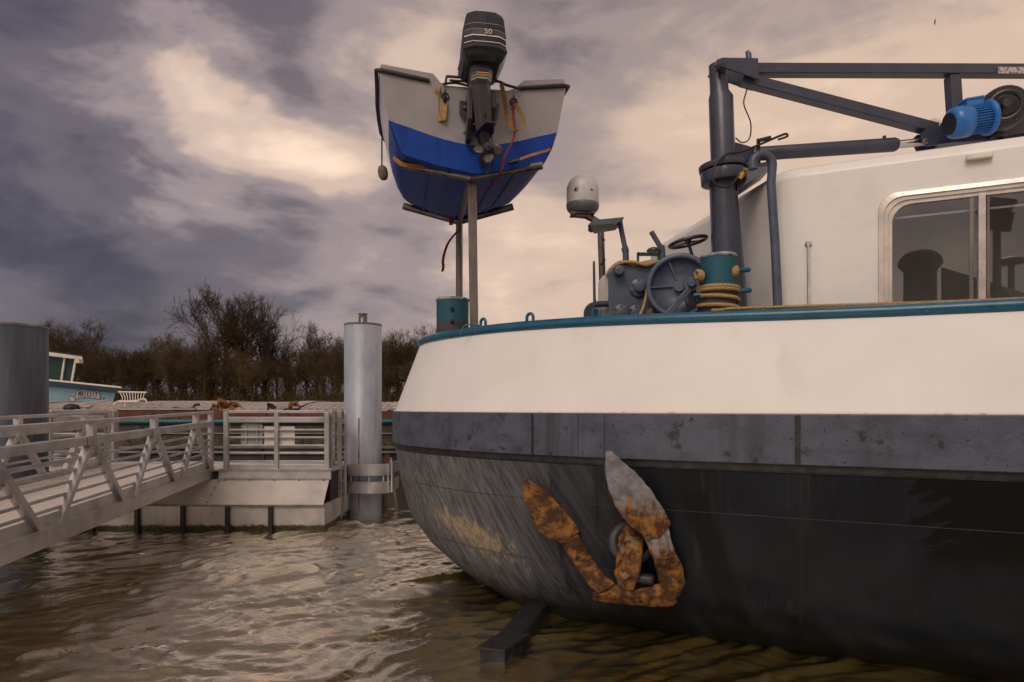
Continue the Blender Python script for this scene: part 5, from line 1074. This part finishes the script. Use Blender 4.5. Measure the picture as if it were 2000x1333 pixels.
# scrap metal showing above the hold
scrap_m = [mat('scrap_rust', (.15,.065,.018), .85, .1, col2=(.32,.15,.025), scale=4, spots=((.03,.014,.008), .52, .62, 7), bump=.6), mat('scrap_dark', (.05,.022,.014), .85, .2, col2=(.10,.04,.018), scale=5, bump=.6)]
def scrap(cx, cy, w, h, seed, label, mi=0, d=BY+.5):
    rn = random.Random(seed); b_ = MB(); g_ = []; c_ = P(cx, cy, d); W_, H_ = w/F*d, h/F*d; nx, nz_ = 11, 6
    for i in range(nx):
        row = []
        for j in range(nz_):
            hh = (1-abs(i/(nx-1)*2-1)**2.2)*(.65+.5*rn.random())
            row.append(c_+Vector(((i/(nx-1)-.5)*W_+rn.uniform(-.06,.06), rn.uniform(-.16,.16)+.05*j, -.12+H_*hh*j/(nz_-1)+rn.uniform(-.025,.025))))
        g_.append(row)
    b_.sheet(g_, smooth=False); o_ = b_.build('scrap_metal', scrap_m[mi], solid=.02); tag(o_, label, 'scrap metal', 'scrap metal in the hold'); return o_
scrap(420, 806, 64, 38, 3, 'largest heap of crumpled brown scrap sheet beside the gangway end post')
scrap(446, 808, 44, 36, 8, 'crumpled scrap sheet just right of the largest scrap heap')
scrap(337, 806, 34, 22, 5, 'small dark scrap tangle on the barge left of the gangway end', 1)
scrap(374, 804, 30, 24, 6, 'dark bent scrap plate between tangle and largest heap', 1)
scrap(524, 806, 28, 26, 9, 'dark reddish scrap box above the sign plate', 1)
scrap(572, 807, 54, 34, 12, 'jagged ochre scrap sheet above the cream board')
scrap(618, 810, 58, 20, 15, 'low yellowish scrap strips above the right railing')
scrap(240, 812, 56, 6, 19, 'flat yellowish scrap behind the far gangway post')
scrap(500, 812, 60, 7, 21, 'low brown scrap strips behind the handrail above the sign plate')
# bench on the hatch covers
bd = 17.6; bn_ = thing('garden_bench', 'white tubular metal bench standing on the hatch covers', 'bench', P(262, 803, bd))
def tube_part(nm, pts, r, par, m_=None): b_ = MB(); b_.tube(pts, r, 7); return b_.build(nm, m_ or white_d, par)
tube_part('top_rail', [P(231, 766, bd+.3), P(286, 767, bd+.3)], .022, bn_)
tube_part('seat_rail', [P(238, 785, bd+.25), P(282, 782, bd+.25)], .022, bn_); tube_part('seat_rail', [P(233, 785, bd-.1), P(268, 785, bd-.1)], .018, bn_)
for k in range(9):
    x = 234+k*6.1; xb = 239+k*5.2; tube_part('back_slat', smooth_path([P(x, 767, bd+.3), P(xb-.5, 775, bd+.28), P(xb, 784, bd+.25)], 3), .012, bn_)
for k in range(6): tube_part('seat_slat', [P(237+k*7, 784.5, bd+.25), P(235+k*6.6, 785.5, bd-.1)], .014, bn_)
tube_part('leg', smooth_path([P(245, 784, bd), P(232, 784, bd-.1), P(224, 789, bd-.15), P(218, 803, bd-.2)], 4), .022, bn_); tube_part('leg', [P(243, 784, bd), P(246, 803, bd-.2)], .022, bn_); tube_part('leg', smooth_path([P(272, 782, bd+.2), P(283, 780, bd+.2), P(288, 790, bd+.2)], 4), .022, bn_)
# boards, dark bundle
for i, (a_, b2, lab) in enumerate(((P(152, 797, 17.0), P(205, 788, 19.0), 'pale board lying nearest the blue vessel on the hatch covers'), (P(165, 799, 16.9), P(212, 790, 19.0), 'pale board on the hatch covers just left of the bench'))):
    b = MB(); b.bar(a_+Vector((0,0,.06)), b2+Vector((0,0,.06)), .22, .05); tag(b.build('deck_board', hatch_m, bevel=.004), lab, 'board')
b = MB(); b.lathe([(.05,-.1),(.16,-.05),(.19,.03),(.14,.10),(.03,.13)], P(140, 799, 16.9), (0,0,1), 14); tag(b.build('tarpaulin_bundle', M['rubber']), 'dark bundle on the hatch covers left of the pale boards', 'bundle')
b = MB(); b.box(P(306, 792, 17.4), (.36, .12, .06)); tag(b.build('timber_baulk', M['rubber'], bevel=.005), 'dark timber lying on the hatch covers right of the bench', 'timber')
# ================================================================== pale blue vessel with wheelhouse
VD = 21.0
ves = thing('blue_vessel', 'pale blue vessel with glazed wheelhouse and name ribbon reading MAJESTY', 'vessel', Vector((P(120, HZ, VD).x, VD+2, WATER)))
vb = mat('vessel_blue', (.20,.36,.44), .45, col2=(.17,.31,.39), scale=1.2, streak=((.15,.27,.34), .6, .85, 3)); vdk = mat('vessel_rim', (.10,.19,.25), .5, col2=(.08,.15,.20), scale=2)
b = MB(); b.prism([P(-60, 725, VD), P(75, 745, VD), P(226, 766, VD), P(205, 845, VD), P(60, 980, VD), P(-60, 980, VD)], (-2.4, 3.5, -.1)); b.build('hull_side', vb, ves)
b = MB(); b.prism([P(-60, 727, VD-.3), P(78, 740, VD-.3), P(237, 757, VD-.3), P(225, 768, VD-.02), P(75, 753, VD-.02), P(-60, 739, VD-.02)], (0, .25, .0)); b.build('flared_rim', vdk, ves)
b = MB(); b.bar(P(-60, 726.5, VD-.32), P(237, 757, VD-.32), .05, .05); b.build('rim_moulding', white_d, ves)
wp = [(78, 690), (80, 743), (139, 748), (150, 702)]
dk_in = mat('wheelhouse_inside', (.02,.035,.035), .7, col2=(.03,.05,.05), scale=3)
b = MB(); b.prism([P(x, y, VD+.25) for x, y in ((20, 682), (20, 742), (138, 748), (147, 700))], (-1.6, 2.2, 0)); b.build('wheelhouse', dk_in, ves)
gl2 = glass('wheelhouse_glass', (.45,.75,.70), 1.0, .04)
for q4 in (((86, 692), (78, 739), (119, 743), (126, 698)), ((128, 698), (121, 743), (139, 746), (147, 701)), ((40, 686), (32, 735), (75, 739), (83, 691))):
    b = MB(); b.add([P(x, y, VD+.2) for x, y in q4], [(0,1,2,3)]); b.build('pane', gl2, ves)
for a_, b2 in (((87, 690), (78, 741)), ((127, 697), (120, 744)), ((148, 701), (140, 747))):
    b = MB(); b.bar(P(*a_, VD+.17), P(*b2, VD+.17), .05, .05, (0,1,0)); b.build('mullion', white_d, ves)
b = MB(); b.bar(P(20, 735, VD+.15), P(142, 747, VD+.15), .06, .05); b.build('window_sill', white_d, ves)
b = MB(); b.prism([P(10, 676, VD), P(10, 685, VD), P(161, 703, VD), P(161, 697, VD)], (-2.0, 2.8, .05)); b.build('roof', mat('roof_cream', (.60,.57,.52), .5, col2=(.5,.47,.43), scale=3), ves)
b = MB(); b.prism([P(10, 673, VD+.2), P(10, 675.5, VD+.2), P(163, 696.5, VD+.2), P(163, 694.5, VD+.2)], (-1.8, 2.4, .05)); b.build('roof_rim', M['rubber'], ves)
b = MB(); b.box(P(154, 706, VD+.1), (.14, .2, .12)); b.build('lamp_box', mat('lamp_cream', (.55,.5,.42), .5), ves)
# name ribbon on the bow side: an arched band with tails, outlined, and lettering
vy = VD-.012
rib = mat('ribbon_pale', (.46,.42,.46), .5, col2=(.42,.38,.42), scale=4); ink = mat('ribbon_ink', (.015,.02,.06), .5)
def arcband(x0, x1, yb, sag, hgt, n=14):
    tp_, bt = [], []
    for i in range(n+1):
        t_ = i/n; x = x0+(x1-x0)*t_; y = yb-sag*math.sin(math.pi*t_)+t_*1.0; sl = (t_-.5)*5; tp_.append((x-sl*.8, y-hgt)); bt.append((x, y))
    return tp_, bt
tp_, bt = arcband(147, 196, 780, 3.5, 16)
b = MB(); b.sheet([[P(x, y, vy) for x, y in tp_], [P(x, y, vy) for x, y in bt]], smooth=False); b.build('name_ribbon', rib, ves, solid=.004)
tails = [[(134, 773), (148, 778), (146, 783), (148, 791), (130, 791), (137, 784)], [(196, 781), (204, 777), (200, 784), (203, 790), (192, 789), (193, 785)]]
for tl in tails: b = MB(); b.prism([P(x, y, vy+.004) for x, y in tl], (0, .004, 0)); b.build('ribbon_tail', rib, ves)
b = MB(); b.tube([P(x, y, vy-.004) for x, y in tp_+bt[::-1]], .007, 5, closed=True)
b.build('ribbon_outline', ink, ves)
for tl in tails: b = MB(); b.tube([P(x, y, vy-.002) for x, y in tl], .007, 5, closed=True); b.build('ribbon_outline', ink, ves)
for i, chx in enumerate('MAJESTY'):
    t_ = (i+.7)/7.4; x = 151+40*t_; y = 771.8-3.2*math.sin(math.pi*t_)+t_*1.2
    text_mb(chx, .29, .003, P(x, y, vy-.012), (1,0,-.12*(t_-.3)), (.12,0,1), .12, .34).build('letter', ink, ves)
# ================================================================== quay and lamp masts behind the camera (they show in the cabin glass)
b = MB(); b.box((0, -9.0, -.2), (90, 12, 1.7)); struct(b.build('quay', mat('quay_concrete', (.26,.25,.23), .85, col2=(.18,.17,.16), scale=.8, bump=.3)))
def mast(px, py, tt, label, double):
    r0 = Vector(((px-1000)/F, 1, (HZ-py)/F)); q0 = Wp(0, 0, -.03); q0.z = CZ; cp = Vector((0,0,CZ)); n_ = sn
    k_ = (q0-cp).dot(n_)/r0.dot(n_); hit = cp+r0*k_; rf = r0-n_*2*r0.dot(n_); tp = hit+rf*tt
    base = Vector((tp.x, tp.y, .65)); t_ = thing('lamp_mast', label, 'lamp mast', base, 'lamp masts on the quay')
    b_ = MB(); b_.tube([base, tp], [.10, .07], 12); b_.build('pole', M['black'], t_)
    if double:
        for dz, an in ((.15, .5), (-.12, -.25)):
            b_ = MB(); b_.box(tp+Vector((.0, .05, dz)), (.62, .12, .40), (an, .35, .2)); b_.build('flood_head', M['black'], t_, bevel=.02)
    else:
        b_ = MB(); b_.lathe([(.05,-.1),(.30,-.05),(.33,.02),(.2,.10),(.02,.14)], tp, (0,0,1), 20); b_.build('lamp_head', M['black'], t_)
mast(1947, 420, 8.0, 'tall floodlight mast mirrored in the cabin window', True); mast(1975, 512, 11.0, 'shorter lamp post mirrored in the cabin window', False)
def mirrored(px, py, tt):
    r0 = Vector(((px-1000)/F, 1, (HZ-py)/F)); q0 = Wp(0, 0, -.03); q0.z = CZ; cp = Vector((0,0,CZ)); k_ = (q0-cp).dot(sn)/r0.dot(sn); return cp+r0*k_+(r0-sn*2*r0.dot(sn))*tt
tk = mirrored(1797, 520, 7.0); tz = mirrored(1797, 487, 7.0).z; rad_ = (mirrored(1840, 520, 7.0)-mirrored(1755, 520, 7.0)).length*.5
tank = thing('stand_in_tank', 'dark domed tank added behind the camera to darken the cabin window reflection', 'tank', Vector((tk.x, tk.y, .65)))
b = MB(); hh = tz-.65; b.lathe([(rad_*.72, 0), (rad_*.74, hh-rad_*1.1), (rad_*1.0, hh-rad_*.8)]+[(rad_*math.cos(R(a_)), hh-rad_*.75+rad_*.75*math.sin(R(a_))) for a_ in range(10, 90, 16)]+[(.02, hh)], Vector((tk.x, tk.y, .65)), n=28); b.build('shell', M['rubber'], tank)  # unseen tank, added only for its dark shape in the window glass
b = MB(); a_, c_ = mirrored(1838, 522, 8.5), mirrored(1925, 548, 8.5); e_ = mirrored(1985, 585, 8.5)
b.prism([Vector((a_.x, a_.y, .65)), a_, c_, e_, Vector((e_.x, e_.y, .65))], (0, -2.5, 0)); tag(b.build('stand_in_shed', M['rubber']), 'dark shed with sloping roof added behind the camera to darken the cabin window reflection', 'shed')  # unseen shed, likewise added for a dark slope in the glass
# ================================================================== bare winter trees on the far bank
bark = mat('bark', (.030,.026,.020), .95, col2=(.055,.050,.026), scale=1.2)
def twig_mat(name, a, b_):
    m = bpy.data.materials.new(name); m.use_nodes = True; t = m.node_tree; bs = t.nodes['Principled BSDF']; bs.inputs['Roughness'].default_value = .95; bs.inputs['Specular IOR Level'].default_value = .1
    c = N(t, 'ShaderNodeTexCoord').outputs['Object']; oi = N(t, 'ShaderNodeObjectInfo')
    f = math_n(t, 'ADD', math_n(t, 'MULTIPLY', noise(t, c, .45, 4), .8), math_n(t, 'MULTIPLY', oi.outputs['Random'], .45))
    L(t, ramp(t, f, ((.35, a), (.85, b_))), bs.inputs['Base Color']); return m
twig_m = twig_mat('twigs', (.056,.038,.027), (.110,.080,.038))
ivy_m = twig_mat('ivy', (.048,.036,.016), (.098,.072,.026))
def gen_tree(seed, H, spread, shrub=False):
    """tapered trunk and limbs in one mesh, fine twigs in another, around the origin"""
    rn = random.Random(seed); tr_, cr = MB(), MB()
    def grow(p, d, ln, r, lvl):
        n = 4 if lvl < 2 else 3; pts = [p]; q = p.copy(); dd = d.copy()
        for i in range(n):
            dd = (dd+Vector((rn.uniform(-1,1), rn.uniform(-1,1), rn.uniform(-.35,.75)))*(.10+.05*lvl)).normalized(); q = q+dd*ln/n; pts.append(q.copy())
        rad = [r*(1-.62*i/n) for i in range(n+1)]
        (tr_ if lvl < 2 else cr).tube(pts, rad, 6 if lvl == 0 else (4 if lvl == 1 else 3), caps=False)
        if lvl >= 4: return
        k = (rn.randint(9, 12), rn.randint(7, 9), rn.randint(6, 8), rn.randint(3, 5))[lvl]
        for j in range(k):
            f = rn.uniform(.40 if lvl == 0 else .15, 1.0); i = min(int(f*n), n-1); base = pts[i].lerp(pts[i+1], f*n-i); an = rn.uniform(0, 2*math.pi)
            loc = (pts[i+1]-pts[i]).normalized(); a_ = loc.cross(Vector((math.cos(an), math.sin(an), .3))).normalized()
            tilt = rn.uniform(.35, 1.0) if lvl else rn.uniform(.30, .85)*spread
            nd = (loc*math.cos(tilt)+a_*math.sin(tilt)+Vector((0,0,.10 if lvl else .22))).normalized()
            grow(base, nd, ln*rn.uniform(.42, .60)*(1.0 if lvl else (1.30-.55*f)), max(r*(1-.6*f)*rn.uniform(.4,.6), (.022,.022,.019,.015)[lvl]), lvl+1)
    grow(Vector((0,0,-.3)), Vector((rn.uniform(-.08,.08), rn.uniform(-.08,.08), 1)).normalized(), H*.60, .016*H, 0)
    return tr_, cr
def ivy_mb(seed, H):
    rn = random.Random(seed); b_ = MB()
    for k in range(420):
        z = rn.uniform(0, H*.5); a_ = rn.uniform(0, 6.28); r_ = .25+abs(rn.gauss(0, .45)); c_ = Vector((math.cos(a_)*r_, math.sin(a_)*r_, z)); d = Vector((rn.uniform(-1,1), rn.uniform(-1,1), rn.uniform(-.6,1))).normalized(); e_ = d.cross(Vector((rn.uniform(-1,1), rn.uniform(-1,1), .2))).normalized(); s_ = rn.uniform(.10, .24)
        b_.add([c_-d*s_, c_+e_*s_*.6, c_+d*s_, c_-e_*s_*.6], [(0,1,2,3)])
    return b_
protos = []
for i, (H, spd, iv) in enumerate(((13.5, 1.0, 1), (12.0, .8, 0), (14.5, .75, 1), (11.0, 1.1, 0), (12.5, .9, 1))):
    tb_, cb_ = gen_tree(40+i, H, spd); o = bpy.data.objects.new('bare_tree', None); COL.objects.link(o); ORG[o] = Vector()
    tb_.build('trunk', bark, o); cb_.build('crown', twig_m, o)
    if iv: ivy_mb(7+i, H).build('ivy', ivy_m, o)
    protos.append(o)
used = set(); trn = random.Random(11)
def place_tree(i, x, y, s, label, group=None, zs=1.0):
    o = protos[i]
    if i in used: o = copy_tree(o)
    if label is None: label = 'bare '+('broad round', 'slender upright', 'tall narrow', 'low spreading', 'medium twiggy')[i]+' tree'+(' with ivy on its trunk' if i in (0, 2, 4) else '')+', '+('front', 'middle', 'rear')[0 if y < 80 else (1 if y < 90 else 2)]+' row on the far bank'
    used.add(i); o.location = (x, y, 1.3); o.rotation_euler = (0, 0, trn.uniform(0, 6.28)); o.scale = (s, s, s*zs); tag(o, label, 'tree', group)
big = [(432, 88, 1.58, 0, 'tallest bare tree with broad round crown left of the pale pile'), (478, 90, 1.48, 4, 'tall round bare tree just right of the tallest tree'), (520, 92, 1.28, 2, 'tall bare tree at the right shoulder of the tallest group'), (352, 90, 1.05, 1, 'upright bare tree left of the tallest group'), (775, 92, 1.05, 4, 'bare tree between pale pile and white bow'), (95, 90, 1.10, 1, 'bare tree rising over the broad blue grey pile')]
for px, y, s, i, lab in big: place_tree(i, (px-1000)/F*y, y, s*.93, lab)
lab_m = 'bare winter tree in the dense row along the far bank'
k = 0
for row, (y0, sc, step) in enumerate(((76, .72, 3.0), (84, .84, 2.7), (95, .96, 2.9))):
    x = -86.0
    while x < 10:
        x += step*.82*trn.uniform(.6, 1.4)
        place_tree(trn.randrange(5), x, y0+trn.uniform(-3, 3), sc*trn.uniform(.82, 1.1), None, 'trees in the rows on the far bank', trn.uniform(.88, 1.02)); k += 1
# brushwood under the trees: uncountable
b = MB(); rn = random.Random(5)
for k in range(17000):
    x = rn.uniform(-88, 14); y = rn.uniform(71, 96); p = Vector((x, y, 1.0)); h = rn.uniform(.8, 3.2)*(1.0 if y < 78 else 1.4)*(1.0 if rn.random() < .9 else 1.3); d = Vector((rn.uniform(-.4,.4), rn.uniform(-.4,.4), 1)); q_ = p+d*h*.55; r_ = q_+Vector((rn.uniform(-.5,.5), rn.uniform(-.5,.5), 1))*h*.45
    w = Vector((.035, 0, 0)); b.add([p-w, p+w, q_+w*.6, q_-w*.6, r_], [(0,1,2,3), (3,2,4)])
o = b.build('brushwood', ivy_m, org=(0, 76, 1)); o['kind'] = 'stuff'; o['label'] = 'brown green brushwood at the foot of the trees'
# ================================================================== birds
def bird(px, py, d, s, ang, label):
    c_ = P(px, py, d); t_ = thing('bird', label, 'bird', c_, 'birds in the sky'); b_ = MB(); u_ = Vector((math.cos(ang), .3, math.sin(ang))).normalized(); f_ = Vector((0,0,1)).cross(u_).normalized()
    b_.lathe([(.005*s,-.16*s),(.035*s,-.05*s),(.04*s,.05*s),(.01*s,.16*s)], c_, f_, 8); b_.build('body', M['rubber'], t_)
    for sg in (-1, 1):
        w_ = MB(); g_ = [[c_+u_*sg*.02*s-f_*.06*s, c_+u_*sg*.02*s+f_*.06*s], [c_+u_*sg*.24*s+Vector((0,0,.08*s))-f_*.05*s, c_+u_*sg*.24*s+Vector((0,0,.08*s))+f_*.06*s], [c_+u_*sg*.48*s+Vector((0,0,.03*s))-f_*.09*s, c_+u_*sg*.48*s+Vector((0,0,.03*s))-f_*.03*s]]
        w_.sheet(g_); w_.build('wing', M['rubber'], t_, solid=.01*s)
bird(1826, 44, 42, .52, R(75), 'small dark bird in the sky above the crane boom'); bird(1342, 227, 60, .36, R(20), 'tiny dark bird in the sky left of the crane mast')
